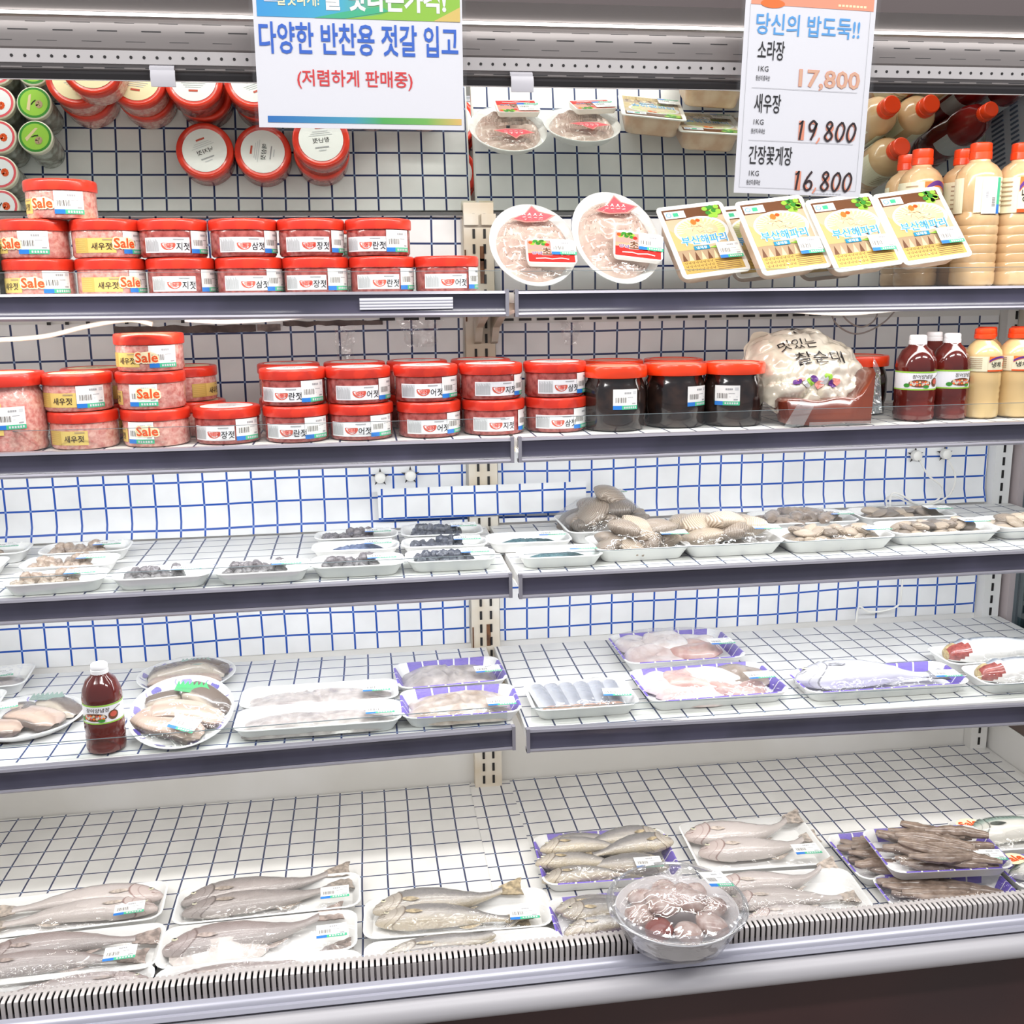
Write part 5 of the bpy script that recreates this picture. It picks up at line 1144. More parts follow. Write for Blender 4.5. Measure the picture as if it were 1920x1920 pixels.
def two(T, kind, L, H, vs=(.30, -.28), rot=(0, 0), bend=(.02, .02), us=(0, 0), desc='grey', flip=(False, False), roll=(6, 0), tailup=(0, 0), headless=(False, False), zz=(.004, 0)):
    for i, wd in enumerate(('rear', 'front')):
        x, y = T.P(us[i], vs[i]); fish('%s of two %s fish in the %s' % (wd, desc, T.where), kind, x, y, T.f + zz[i], L, H, rot[i] + math.degrees(T.rot), flip[i], bend[i], headless[i], 'whole fish in foam trays', roll[i], tailup=tailup[i])
T = tray('rear tray at the deck\'s left frame edge', 'white tray of two pale fish, rear one at the deck\'s left frame edge', -.572, -.415, DK, .335, .128, 3.2, st=(.66, -.60), srot=3)
two(T, 'white', .318, .062, (.36, -.22), (-3, -2), (.02, .03), (.02, -.02), 'pale pink-grey', (True, True))
T = tray('middle tray at the deck\'s left frame edge', 'white tray of two pale fish, middle one at the deck\'s left frame edge', -.548, -.551, DK, .325, .130, 1.5, st=(.62, -.52), srot=3)
two(T, 'pinkg', .31, .060, (.38, -.25), (3, 0), (.02, .02), (.05, -.05), 'pinkish grey')
T = tray('front tray at the deck\'s left frame edge', 'white tray at the deck\'s left frame edge partly hidden by the comb grille', -.538, -.632, DK + .0, .31, .062, 1.2, stick=False, H=.014)
x, y = T.P(0, 0); fish('single visible pale fish in the %s' % T.where, 'pinkg', x, y, T.f, .295, .046, 1, True, .01, group='whole fish in foam trays')
T = tray('rear croaker tray, deck centre left', 'white tray of two heavy-headed grey croakers, rear of its column on the deck', -.214, -.434, DK, .338, .118, 1.0, st=(.72, -.42), srot=1)
two(T, 'croak', .320, .062, (.40, -.16), (3, 2), (.03, .02), (.0, .03), 'heavy-headed grey', tailup=(.3, .3))
T = tray('middle tray on the deck, holding one slit fish', 'white tray holding one large slit-open fish, second of its column on the deck', -.220, -.558, DK, .338, .120, 0.5, st=(.74, -.30), srot=2)
x, y = T.P(-.03, .05); fish('large grey fish slit open along its pale belly, alone in its tray', 'pinkg', x, y, T.f, .318, .072, 3, False, .03, False, 'whole fish in foam trays', 4, opened=True, tailup=.4)
T = tray('front tray beside the comb, deck centre left', 'white tray half hidden behind the comb, in front of the slit fish', -.212, -.642, DK, .338, .052, -.3, stick=False, H=.012)
x, y = T.P(0, .0); fish('long pinkish fish lying right behind the comb, in front of the slit fish', 'pinkg', x, y, T.f, .325, .044, 2, False, .02, group='whole fish in foam trays', tailup=.4)
T = tray('rear tray of yellow-bellied croakers, deck centre', 'white tray of a yellow-bellied croaker over a second, centre of the deck', .128, -.538, DK, .336, .122, -2, st=(.70, -.55), srot=0)
two(T, 'yel', .285, .066, (.42, -.22), (-1, -4), (.035, .02), (-.06, -.03), 'yellow-bellied grey', roll=(8, 0), tailup=(.35, 0))
T = tray('front croaker tray behind the comb', 'white tray of croakers half hidden behind the comb, centre of the deck', .128, -.636, DK, .336, .064, -1, stick=False, H=.013)
two(T, 'yel', .29, .040, (.36, -.36), (3, 1), (.03, .03), (.06, -.06), 'grey yellow-finned', roll=(6, 0), tailup=(.5, 0))
# purple trays of small croakers
def pile(T, rows, L, H, desc):
    for i, (u, v, r_, fl, dz, kind) in enumerate(rows):
        x, y = T.P(u, v); fish('%s small %s fish from the back in the %s' % (ORD[i], desc, T.where), kind, x, y, T.f + dz, L, H, r_ + math.degrees(T.rot), fl, .02, False, 'small croakers piled in purple-checked trays', 10 if i % 2 else -4)
T = tray('rear purple-checked tray beside the dome container', 'purple-checked tray heaped with small silver croakers, behind the dome container', .437, -.393, DK, .272, .186, -2.3, 'p', st=(.52, -.72), H=.024, srot=0)
pile(T, [(-.10, .62, 3, False, .002, 'yel'), (.18, .46, 6, True, .014, 'yel'), (-.20, .10, -3, False, .020, 'yel'), (.30, .02, 10, True, .018, 'yel'), (-.30, -.30, -8, False, .008, 'yel'), (.10, -.42, -6, True, .006, 'yel'), (-.25, -.66, 2, False, .001, 'yel')], .205, .054, 'golden-silver')
T = tray('purple-checked tray half under the dome', 'purple-checked tray of small croakers half hidden by the dome container', .418, -.588, DK, .250, .130, 0, 'p', stick=False, H=.020)
pile(T, [(-.08, .55, 0, False, .002, 'yel'), (-.02, .05, -4, False, .012, 'yel'), (-.06, -.48, 2, False, .004, 'yel')], .205, .05, 'yellowish')
# pale fish, deck right
T = tray('rear pale-fish tray, deck right', 'white tray of two pale headed fish behind the other pale-fish tray, deck right', .742, -.396, DK, .268, .190, -2.5, st=(.66, -.60), srot=0, H=.014)
two(T, 'white', .268, .070, (.34, -.26), (-4, -3), (.0, .0), (.02, .12), 'pale pink-jawed', tailup=(.55, .45))
T = tray('front pale-fish tray just behind the comb', 'white tray of three pale fish right behind the comb, deck right', .742, -.578, DK, .276, .150, -3.6, stick=False, H=.012)
two(T, 'white', .262, .056, (.42, -.20), (-4, -2), (.02, .02), (-.02, .05), 'pale brown-backed', tailup=(.6, .1))
x, y = T.P(.1, -.68); fish('third pale fish pressed to the comb in the front pale-fish tray', 'white', x, y, T.f, .22, .04, -2, False, .03, group='whole fish in foam trays')
# brown shrimp trays
M_shb = mat('grey_brown_shrimp', (150, 131, 117), .26, coat=.45, noise_amt=.9, noise_scale=55, c2=(106, 88, 76), bump=.3)
def squid_mesh(L, r, seed, m, fl=.75, name='shrimp'):
    def f():
        b = MB(); q = random.Random(seed); n = 12; a0 = q.uniform(-.5, .5); P = []; R = []
        for i in range(n + 1):
            t = i / n; P.append((-L / 2 + L * t, .18 * L * sin(pi * t) * a0 + .002 * q.uniform(-1, 1), r * fl)); R.append(r * (.25 + .8 * sin(pi * min(1, t * .85 + .10)) ** .8) * (1 - .55 * max(0, t - .6)) * (1 + .045 * ((i % 2) * 2 - 1)))
        b.tube(P, R, 10, 0, flat=fl); 
        return b.mesh(name, m)
    return once((name, L, r, seed), f)
def shrimps(T, n, L, r, seed, desc, base=0.0, z1=.006, m=None, name='raw_shrimp', cat='shrimp', spread=(.62, .62), fl=.75, ang=28):
    q = random.Random(seed)
    for i in range(n):
        row = i % 5; u = q.uniform(-spread[0], spread[0]); v = spread[1] * (row / 2 - 1) + q.uniform(-.1, .1); x, y = T.P(u, v)
        o = link(name, squid_mesh(L, r, i % 4, m or M_shb, fl, name), None, (x, y, T.f + z1 * (i // 5) + q.uniform(0, .003)), (0, 0, T.rot + radians(base + q.uniform(-ang, ang)) + (pi if q.random() < .4 else 0)))
        tag(o, '%s in the %s' % (desc, T.where), cat, '%s pieces in the %s' % (cat, T.where))
T = tray('purple-checked shrimp tray lying underneath at the back', 'purple-checked tray of grey-brown shrimp, lowest rear one of the shrimp stack', 1.012, -.478, DK, .236, .168, -.5, 'p', stick=False, H=.010)
shrimps(T, 15, .118, .0135, 11, 'grey-brown raw shrimp', base=-16, ang=16, spread=(.46, .60))
T = tray('purple-checked shrimp tray in front behind the comb', 'purple-checked tray of grey-brown shrimp squeezed behind the comb', 1.035, -.610, DK, .250, .112, -3, 'p', stick=False, H=.008)
shrimps(T, 13, .118, .0135, 12, 'grey-brown raw shrimp', base=-14, ang=14, spread=(.5, .55))
T = tray('topmost purple-checked shrimp tray', 'purple-checked tray of grey-brown shrimp resting on top of two others', 1.058, -.530, DK + .0345, .240, .160, -4.5, 'p', st=(.66, -.66), H=.016, srot=-4)
shrimps(T, 24, .118, .0135, 13, 'grey-brown raw shrimp', base=-20, ang=14, spread=(.46, .58))
# mackerel, deck right end
def salesm(t, x, y, z, rz=0.0):
    d = Decal(); d.ell(0, 0, .027, .019, 'cream', 0, 24); d.text('Sale', 0, 0, .042, .020, 'sale', 2, .03); return d.build('sale_sticker', t, flat_top, (x, y, z), (0, 0, rz))
T = tray('rear mackerel tray at the right end of the deck', 'white tray of one striped mackerel, rear one at the deck\'s right end', 1.305, -.446, DK, .285, .125, -1, stick=False, H=.016)
x, y = T.P(.10, .0); fish('striped green mackerel lying in the rear mackerel tray', 'mack', x, y, T.f, .30, .074, -2, False, .02, group='mackerel at the deck\'s right end')
salesm(T.o, -.112, .020, .0395, .2)
T = tray('front mackerel tray at the right end of the deck', 'purple-checked tray of one mackerel, front one at the deck\'s right end', 1.318, -.585, DK, .290, .118, -1, 'p', stick=False, H=.016)
x, y = T.P(.10, .0); fish('striped mackerel lying in the front mackerel tray', 'mack', x, y, T.f, .30, .070, -2, False, .02, group='mackerel at the deck\'s right end')
salesm(T.o, -.118, .022, .0395, .2)
# dome container
M_pet = film_mat('clear_plastic', tint=(253, 253, 254), gloss=.07, fac_edge=.6, rough=.05, bump=.25, scale=30)
M_petw = film_mat('clear_rim', tint=(236, 238, 242), gloss=.16, fac_edge=.7, rough=.06, bump=0, haze=.12)
dm = thing('dome_container', 'round clear plastic bowl with domed lid balanced on the front comb', 'food container', (.4865, -.700, .5535))
b = MB(); n = 60; prof = [(.070, .001), (.082, .004), (.096, .030), (.104, .046), (.102, .047), (.093, .030), (.078, .006), (.05, .005)]
b.lathe(prof, n, 0); b.v = [(p[0] * (1 - .03 * ((i % n) % 4 < 2) * (p[2] < .044)), p[1] * (1 - .02 * ((i % n) % 4 < 2) * (p[2] < .044)), p[2]) for i, p in enumerate(b.v)]
b.build('inner_bowl', mat('bowl_white', (242, 240, 240), .35), dm)
b = MB(); b.lathe([(.074, 0), (.088, .003), (.102, .030), (.111, .050), (.1165, .055)], 60, 0, cap1=False); b.build('clear_base', M_pet, dm)
b = MB(); b.lathe([(.1165, .0545), (.119, .056), (.119, .0585), (.1165, .060), (.112, .060), (.110, .0635), (.1125, .066), (.108, .068)], 60, 0, cap0=False, cap1=False); b.build('rim_ring', M_petw, dm)
b = MB()
def dome(u, v):
    a = 2 * pi * u; r = .109 * (1 - v); zz = .064 + .036 * (1 - (1 - v) ** 3.0) + .0015 * noise.noise((cos(a) * 4, sin(a) * 4, v * 5)); return (r * cos(a), r * sin(a), zz)
b.surf(dome, 60, 16, wrap=True); b.build('domed_lid', M_pet, dm)
link('price_sticker', sticker(None, .052, .038), dm, (.064, -.010, .0995), (radians(10), radians(16), radians(20)))
M_meat = mat('pale_roe', (206, 190, 182), .25, coat=.4, noise_amt=.8, noise_scale=60, c2=(168, 140, 130)); M_reds = mat('red_sauce_bits', (132, 70, 62), .2, coat=.5)
q = random.Random(4)
for i in range(13):
    a = 2 * pi * i / 8 + .2 * (i > 7); r = .062 if i < 8 else .026
    b = MB(); b.surf(lambda u, v: ((.030 + .006 * noise.noise((u * 4, v * 4, i))) * cos(2 * pi * u) * sin(pi * v), .024 * sin(2 * pi * u) * sin(pi * v), .018 + .016 * cos(pi * v) * -1), 16, 10, wrap=True)
    o = b.build('seafood_piece', M_meat if i not in (5, 6) else M_reds if i == 5 else M_meat, None, (.4865 + r * cos(a), -.700 + r * sin(a), .5605 + (.030 if i > 7 else .014)), (q.uniform(-.2, .2), q.uniform(-.2, .2), a))
    tag(o, 'pale seafood piece inside the domed container' if i != 5 else 'dark red seafood piece inside the domed container', 'seafood', 'seafood pieces in the domed container')
# ------------------------------------------------------------------ fourth shelf
F4 = SZ[4] + .0014
M_oct = mat('octopus_grey', (196, 188, 184), .3, coat=.4, noise_amt=.9, noise_scale=45, c2=(150, 142, 140), bump=.3)
def mound(T, label, m, cat, name, hgt, seed, fx=.80, fy=.72, ridge=34, rough=1.0, u0=0, v0=0):
    b = MB(); w, d = T.w * fx, T.d * fy
    def fn(u, v):
        a = 2 * pi * u; r = v * (1 + .16 * noise.noise((cos(a) * 2, sin(a) * 2, seed))); sq = (abs(cos(a)) ** 4 + abs(sin(a)) ** 4) ** -.25; X, Y = r * sq * w / 2 * cos(a), r * sq * d / 2 * sin(a)
        e = max(0, 1 - v ** 3); k = 1 - abs(noise.noise((X * ridge + noise.noise((X * 20, Y * 20, 3)), Y * ridge * 1.3, seed))) * 2.2
        return (X, Y, .0003 + e * hgt * (.62 + .25 * noise.noise((X * 12, Y * 12, seed + 1))) + e * .0075 * rough * max(-.4, k))
    b.surf(fn, 90, 34, wrap=True); x, y = T.P(u0, v0)
    o = b.build(name, m, None, (x, y, T.f), (0, 0, T.rot), angle=70); return tag(o, label, cat)
T = tray('rear long tray', 'long white tray of grey squid, rear of two beside the eel plates', -.108, -.297, F4, .300, .106, .5, st=(.72, -.25), srot=0, H=.006)
mound(T, 'elongated grey squid lying in the rear long tray', M_oct, 'squid', 'raw_squid', .020, 3, .92, .92, 30, .9)
T = tray('front long tray', 'long white tray of grey squid, front of two beside the eel plates', -.106, -.405, F4, .300, .106, .2, st=(.74, -.25), srot=0, H=.006)
mound(T, 'elongated grey squid lying in the front long tray', M_oct, 'squid', 'raw_squid', .021, 5, .92, .92, 30, .9)
T = tray('rear purple-checked octopus tray', 'purple-checked tray of webfoot octopus, rear one left of the upright', .149, -.228, F4, .220, .144, 3.5, 'p', st=(.66, -.45), H=.012)
mound(T, 'crumpled grey octopus heap in the rear purple-checked tray', M_oct, 'octopus', 'raw_octopus', .030, 8, .88, .90)
T = tray('front purple-checked octopus tray', 'purple-checked tray of webfoot octopus, front one left of the shelf joint', .155, -.382, F4, .222, .142, 0, 'p', st=(.66, -.62), H=.012)
mound(T, 'crumpled beige octopus heap in the front purple-checked tray', mat('octopus_beige', (206, 194, 184), .3, coat=.4, noise_amt=.9, noise_scale=40, c2=(160, 142, 128), bump=.3), 'octopus', 'raw_octopus', .030, 12, .88, .92)
# hairtail chunks
T = tray('hairtail tray', 'white tray of silver hairtail chunks right of the shelf joint', .386, -.388, F4, .205, .142, .3, st=(.60, -.55), srot=-8, H=.014)
M_hair = ramp_mat('hairtail_skin', [(0, (236, 236, 240)), (.4, (222, 224, 230)), (.7, (196, 199, 207)), (1, (152, 156, 166))], 'V', rough=.18, coat=.5, noise_amt=.25, noise_scale=50, metal=.25)
M_cut = mat('cut_flesh', (206, 168, 150), .4)
for i in range(6):
    b = MB(); n = 16
    L = [([( (.0185 + .002 * sin(i)) * cos(2 * pi * k / n) , .055 * sin(2 * pi * k / n) * abs(sin(2 * pi * k / n)) ** -.35 if abs(sin(2 * pi * k / n)) > .05 else 0.0) for k in range(n)], .0)]
    b.surf(lambda u, v: (.0175 * cos(2 * pi * u), (v - .5) * .112, .0125 + .0125 * sin(2 * pi * u) * (1 - .25 * (2 * v - 1) ** 4)), 20, 10, 0, lambda u, v: (v, .5 + .5 * sin(2 * pi * u + .6)), wrap=True)
    for e in (0, 1):
        y = (e - .5) * .112; c = [(.0175 * cos(2 * pi * k / 20), y, .0125 + .0125 * sin(2 * pi * k / 20) * .75) for k in range(20)]; b.add(c, [tuple(range(20))], 1)
    x, y = T.P(-.70 + .265 * i, .02); o = b.build('hairtail_chunk', [M_hair, M_cut], None, (x, y, T.f), (0, 0, radians(4 - 2.2 * i)))
    tag(o, 'silver hairtail chunk, %s from the upright side' % ORD[i], 'fish chunk', 'hairtail chunks in one tray')
# skate pieces
def slab(T, label, pts, th, m, u, v, z0, rot, name='skate_piece', cat='skate piece', group=None, tilt=(0, 0)):
    b = MB(); P = [(p[0] * 1.18, p[1] * 1.18) for p in pts]
    S = [(q.x, q.y) for q in spline([(x, y, 0) for x, y in P + [P[0]]], 3)][:-1]
    def fn(a, r):
        i = a * len(S); k = int(i) % len(S); X, Y = S[k]; s = r; return (X * s, Y * s, th * (1 - r ** 12) * (.62 + .55 * noise.noise((X * s * 24, Y * s * 24, u * 7)) + .5 * noise.noise((X * s * 9 + v * 3, Y * s * 9, u * 3))) + .0004 + .10 * X * Y / .05 * .5)
    b.surf(fn, len(S), 12, 0, wrap=True); b.add([(x, y, 0) for x, y in S], [tuple(range(len(S)))], 0)
    x, y = T.P(u, v); o = b.build(name, m, None, (x, y, T.f + z0), (radians(tilt[0]), radians(tilt[1]), T.rot + radians(rot)), angle=60); return tag(o, label, cat, group)
M_sk1 = mat('skate_pale', (226, 214, 210), .22, coat=.5, noise_amt=.7, noise_scale=30, c2=(202, 178, 172), bump=.2); M_sk2 = mat('skate_pink', (216, 188, 178), .22, coat=.5, noise_amt=.8, noise_scale=40, c2=(196, 152, 142), bump=.2); M_sk3 = mat('skate_brown', (128, 112, 100), .22, coat=.5, noise_amt=.8, noise_scale=50, c2=(164, 150, 138), bump=.2); M_sk4 = mat('skate_white', (236, 230, 226), .22, coat=.5, noise_amt=.5, noise_scale=30, c2=(216, 202, 196))
K1 = [(-.06, .0), (-.045, .035), (.02, .04), (.065, .012), (.05, -.03), (-.02, -.035)]; K2 = [(-.04, -.03), (-.045, .02), (.0, .045), (.04, .01), (.03, -.035)]; K3 = [(-.05, .01), (0, .032), (.05, .02), (.045, -.015), (-.01, -.03)]
T = tray('rear purple-checked skate tray', 'purple-checked tray of skate pieces, rear one on the fourth shelf', .645, -.155, F4, .262, .190, .3, 'p', st=(.66, -.50), H=.026)
for lb, p, m, u, v, z, r in (('broad pale piece at the front left', K1, M_sk1, -.38, -.28, .002, 8), ('grey-white wedge at the back left', K2, M_sk4, -.52, .42, .008, 20), ('upright white flap in the middle', K2, M_sk4, -.08, .30, .014, -15), ('pinkish piece at the front', K3, M_sk2, .20, -.22, .010, -20), ('ragged cream strip at the back', K3, M_sk4, .30, .38, .010, -28), ('blood-streaked scrap near the sticker', K2, M_sk2, .42, .0, .004, 40)):
    slab(T, 'skate: %s of the rear purple-checked tray' % lb, p, .017, m, u, v, z, r, group='skate pieces in the rear tray', tilt=(8, 0))
T = tray('front purple-checked skate tray', 'purple-checked tray of skate pieces, front one on the fourth shelf', .646, -.366, F4, .280, .172, 1.2, 'p', st=(.64, -.50), H=.026)
for lb, p, m, u, v, z, r in (('long pale piece along the front', K1, M_sk1, -.30, -.36, .002, -4), ('cream piece at the back left', K2, M_sk4, -.56, .30, .006, 30), ('pinkish wedge left of centre', K2, M_sk2, -.20, .28, .010, -10), ('white tongue in the middle', K3, M_sk4, .08, .20, .016, -35), ('brown-skinned piece at the back', K1, M_sk3, .42, .30, .010, -12), ('peach flap near the sticker', K3, M_sk2, .30, -.34, .008, -25)):
    slab(T, 'skate: %s of the front purple-checked tray' % lb, p, .017, m, u, v, z, r, group='skate pieces in the front tray', tilt=(6, 0))
# big silver fish
T = tray('purple-checked tray of the big silver fish', 'purple-checked tray holding one big silver fish, fourth shelf', .984, -.402, F4, .335, .126, -.5, 'p', st=(.72, -.62), H=.018, srot=-4)
x, y = T.P(-.04, .02); fish('big bright silver fish, head toward the skate trays', 'silver', x, y, T.f, .322, .086, -3, False, .0, group='whole fish in foam trays')
T = tray('rear tray of split mackerel, fourth shelf right end', 'white tray of one headless silver-backed fish, rear one at the end glass', 1.329, -.314, F4, .332, .112, .3, stick=False, H=.014)
x, y = T.P(.10, .02); o = fish('headless blue-backed fish in the rear tray at the end glass', 'spm', x, y, T.f, .32, .080, -2, False, .0, True, 'headless fish at the end glass')
T = tray('front tray of split mackerel, fourth shelf right end', 'white tray of one headless silver-backed fish, front one at the end glass', 1.325, -.430, F4, .315, .108, .5, stick=False, H=.014)
x, y = T.P(.10, .02); o = fish('headless blue-backed fish in the front tray at the end glass', 'spm', x, y, T.f, .31, .076, -2, False, .0, True, 'headless fish at the end glass')
T = tray('upper tray at the left frame edge', 'white tray of grey fillet at the left frame edge, by the back wall', -.800, -.095, F4, .200, .130, 5, st=(.45, -.2), srot=6, H=.006)
mound(T, 'flat grey fillet in the tray by the back wall at the left frame edge', M_oct, 'fillet', 'fish_fillet', .010, 20)
T = tray('lower tray at the left frame edge', 'white tray of grey fillet at the left frame edge, in front of its twin', -.815, -.232, F4, .205, .120, 4, stick=False, H=.006)
mound(T, 'flat grey fillet in the lower tray at the left frame edge', M_oct, 'fillet', 'fish_fillet', .010, 22)
# round eel plates
M_eelw = ramp_mat('eel_flesh', [(0, (80, 68, 62)), (.13, (108, 94, 86)), (.20, (190, 166, 150)), (.35, (202, 180, 164)), (.52, (184, 158, 142)), (.62, (204, 182, 168)), (.88, (196, 172, 156)), (1, (112, 98, 90))], 'V', rough=.22, coat=.5, noise_amt=.06, noise_scale=60)
M_eelb = ramp_mat('eel_back', [(0, (206, 196, 180)), (.22, (188, 176, 160)), (.34, (112, 100, 92)), (.8, (104, 92, 84)), (1, (132, 120, 110))], 'V', rough=.22, coat=.5, noise_amt=.10, noise_scale=50)
def band(name, pts, wd, th, m, label, group, parent_m=None):
    b = MB(); S = spline(pts, 6); k = len(S); o = 0
    def fn(u, v):
        i = min(k - 1, int(round(u * (k - 1)))); p = S[i]; t = (S[min(k - 1, i + 1)] - S[max(0, i - 1)]); t.z = 0; t.normalize(); nrm = Vector((-t.y, t.x, 0)); e = min(1, 7 * u + .25, 7 * (1 - u) + .25)
        a = pi * v; return p + nrm * (wd * e * .5 * -cos(a)) + Vector((0, 0, th * e * (sin(a) ** .6) + .0006))
    b.surf(fn, k - 1, 14, 0, lambda u, v: (u, v)); b.surf(lambda u, v: fn(u, v) * 1.0 - Vector((0, 0, fn(u, v).z - .0003)), k - 1, 6)
    return b
def eel_plate(label, x, y, z, r, tilt, rows, st, grp, leaf=None, leafm=None, rz=0.0, pm=0):
    t = thing('round_eel_plate', label, 'food plate', (x, y, z), (radians(tilt), 0, 0), 'round foam plates of eel'); 
    b = MB(); b.lathe([(r * .70, 0), (r * .78, .001), (r * .98, .0155), (r, .017), (r, .0185), (r * .965, .018), (r * .80, .005), (r * .05, .004)], 64); b.build('plate', M_foam, t)
    d = Decal()
    for k in range(9):
        a = 2 * pi * k / 9 + .2
        for j in range(4): d.ell(r * .885 * cos(a + j * .045 - .07), r * .885 * sin(a + j * .045 - .07), .0058 - .0008 * j, .0036, 'navy2' if k % 2 else 'lilac', 1, 8)
        d.stroke([(r * .83 * cos(a + .2), r * .83 * sin(a + .2)), (r * .90 * cos(a + .24), r * .90 * sin(a + .24)), (r * .94 * cos(a + .2), r * .94 * sin(a + .2))], .002, 'lilac', 1)
    d.build('printed_rim', t, lambda X, Y, e: (X, Y, .005 + (sqrt(X * X + Y * Y) / r - .80) / .165 * .013 + .0008 + e))
    M = Matrix.Translation((x, y, z)) @ Matrix.Rotation(radians(tilt), 4, 'X')
    for i, (pts, wd, th, m, lb) in enumerate(rows):
        b = band('eel', [(px * r, py * r, .0065 + pz) for px, py, pz in pts], wd * r, th, m, lb, grp); o = b.build('eel_fillet', m, None); o.matrix_world = M; tag(o, lb, 'eel', grp)
    if leaf:
        px, py, pz, ar = leaf; P = [(-.030, -.006)]
        for k in range(7): P += [(-.026 + .0085 * k, .016), (-.022 + .0085 * k, .007)]
        P += [(.034, .0), (.010, -.010)]
        b = MB(); b.add([(p[0], p[1], 0) for p in P] + [(p[0], p[1], .0008) for p in P], [tuple(range(len(P)))[::-1], tuple(range(len(P), 2 * len(P)))] + [(i, (i + 1) % len(P), len(P) + (i + 1) % len(P), len(P) + i) for i in range(len(P))])
        o = b.build('garnish_leaf', leafm, None, smooth=False); o.matrix_world = M @ Matrix.Translation((px * r, py * r, pz)) @ Matrix.Rotation(ar, 4, 'Z') @ Matrix.Rotation(.25, 4, 'X'); tag(o, ('green' if leafm.name == 'leaf_green' else 'dull grey-green') + ' plastic grass garnish on the ' + label.split(',')[0], 'garnish', 'plastic grass garnishes')
    b = MB(); b.surf(lambda u, v: (v * r * .99 * cos(2 * pi * u), v * r * .99 * sin(2 * pi * u), .0195 + .016 * (1 - v ** 3) + .003 * noise.noise((v * cos(2 * pi * u) * 4, v * sin(2 * pi * u) * 4, r * 50))), 40, 14, wrap=True); b.build('shrink_film', M_film, t)
    if st: link('price_sticker', sticker(None, .050, .034), t, (st[0] * r, st[1] * r, st[3] if len(st) > 3 else .036), (0, 0, radians(st[2])))
    return t
INK['navy2'] = ink('plate_blue', (96, 88, 170)); INK['lilac'] = ink('plate_lilac', (150, 140, 205))
M_leaf = mat('leaf_green', (46, 150, 84), .4); M_leaf2 = mat('leaf_dull', (140, 160, 152), .4)
eel_plate('purple-printed round eel plate propped up at an angle, right of the bottle', -.352, -.465 + .093 * cos(radians(22)), F4 + .093 * sin(radians(22)) - .0098, .093, 22, [
    ([(-.84, .10, 0), (-.5, -.20, .004), (0, -.42, .006), (.45, -.66, .002)], .62, .014, M_eelw, 'pale eel fillet across the front of the propped plate'),
    ([(-.62, .02, .006), (-.2, .0, .012), (.3, -.12, .012), (.80, -.30, .004)], .52, .014, M_eelw, 'pale eel fillet through the middle of the propped plate'),
    ([(-.74, .30, .004), (-.35, .42, .006), (-.05, .46, .006)], .30, .012, M_eelb, 'short dark eel piece at the upper left of the propped plate'),
    ([(.02, .60, .008), (.40, .34, .014), (.86, -.10, .004)], .50, .015, M_eelb, 'dark striped eel piece at the upper right of the propped plate')],
    (.15, -.55, -25, .0345), 'eel fillets on the propped plate', (.16, .42, .034, radians(-10)), M_leaf)
eel_plate('round eel plate lying flat behind the propped one, by the back wall', -.385, -.128, F4, .098, 0, [
    ([(-.80, .0, 0), (-.2, .22, .006), (.35, .30, .008), (.80, .0, 0)], .50, .022, M_eelb, 'dark eel piece arched over the rear plate'),
    ([(-.75, -.30, 0), (0, -.3, .004), (.75, -.28, 0)], .5, .014, M_eelw, 'pale eel fillet on the rear plate')],
    None, 'eel fillets on the rear plate', (.15, .2, .034, 0), M_leaf2)
eel_plate('round eel plate at the left frame edge, left of the bottle', -.648, -.300, F4, .104, 0, [
    ([(-.85, -.10, 0), (-.45, -.42, .004), (.10, -.52, .004)], .6, .016, M_eelw, 'pale eel fillet at the front of the left plate'),
    ([(-.30, .15, .006), (.25, -.18, .010), (.62, -.42, .004)], .66, .017, M_eelw, 'pale eel fillet through the middle of the left plate'),
    ([(-.40, .50, .004), (-.05, .36, .010), (.0, -.12, .016)], .26, .012, M_eelb, 'narrow dark eel strip folded over the left plate'),
    ([(.0, .60, .004), (.45, .45, .008), (.86, .0, .002)], .42, .015, M_eelb, 'dark eel piece at the back of the left plate')],
    (-.35, -.02, 16, .040), 'eel fillets on the left plate', (.22, .52, .030, 0), M_leaf2)

# ------------------------------------------------------------------ third shelf: snails, clams
F3 = SZ[3] + .0014
def lump_mesh(kind, seed):
    def f():
        b = MB()
        def fn(u, v):
            a = 2 * pi * u; p = pi * v; d = Vector((sin(p) * cos(a), sin(p) * sin(a), cos(p)))
            if kind == 'snail': k = 1 + .28 * noise.noise(d * 1.6 + Vector((seed, 0, 0))) + .12 * noise.noise(d * 4); return (d.x * .0125 * k, d.y * .0108 * k, .0098 + d.z * .0105 * k)
            R = Vector((d.x * (1 + .18 * (d.y > 0) * abs(d.x)), d.y, d.z)); k = 1 + .04 * noise.noise(d * 2 + Vector((seed, 3, 0)))
            return (R.x * k * (1 - .22 * max(0, d.y)), R.y * .80 * k, .42 + d.z * .42 * (1 - .35 * d.y ** 2 * (d.y > 0)))
        b.surf(fn, 18 if kind == 'snail' else 26, 10 if kind == 'snail' else 16, 0, lambda u, v: (u, v), wrap=True); return b
    return f
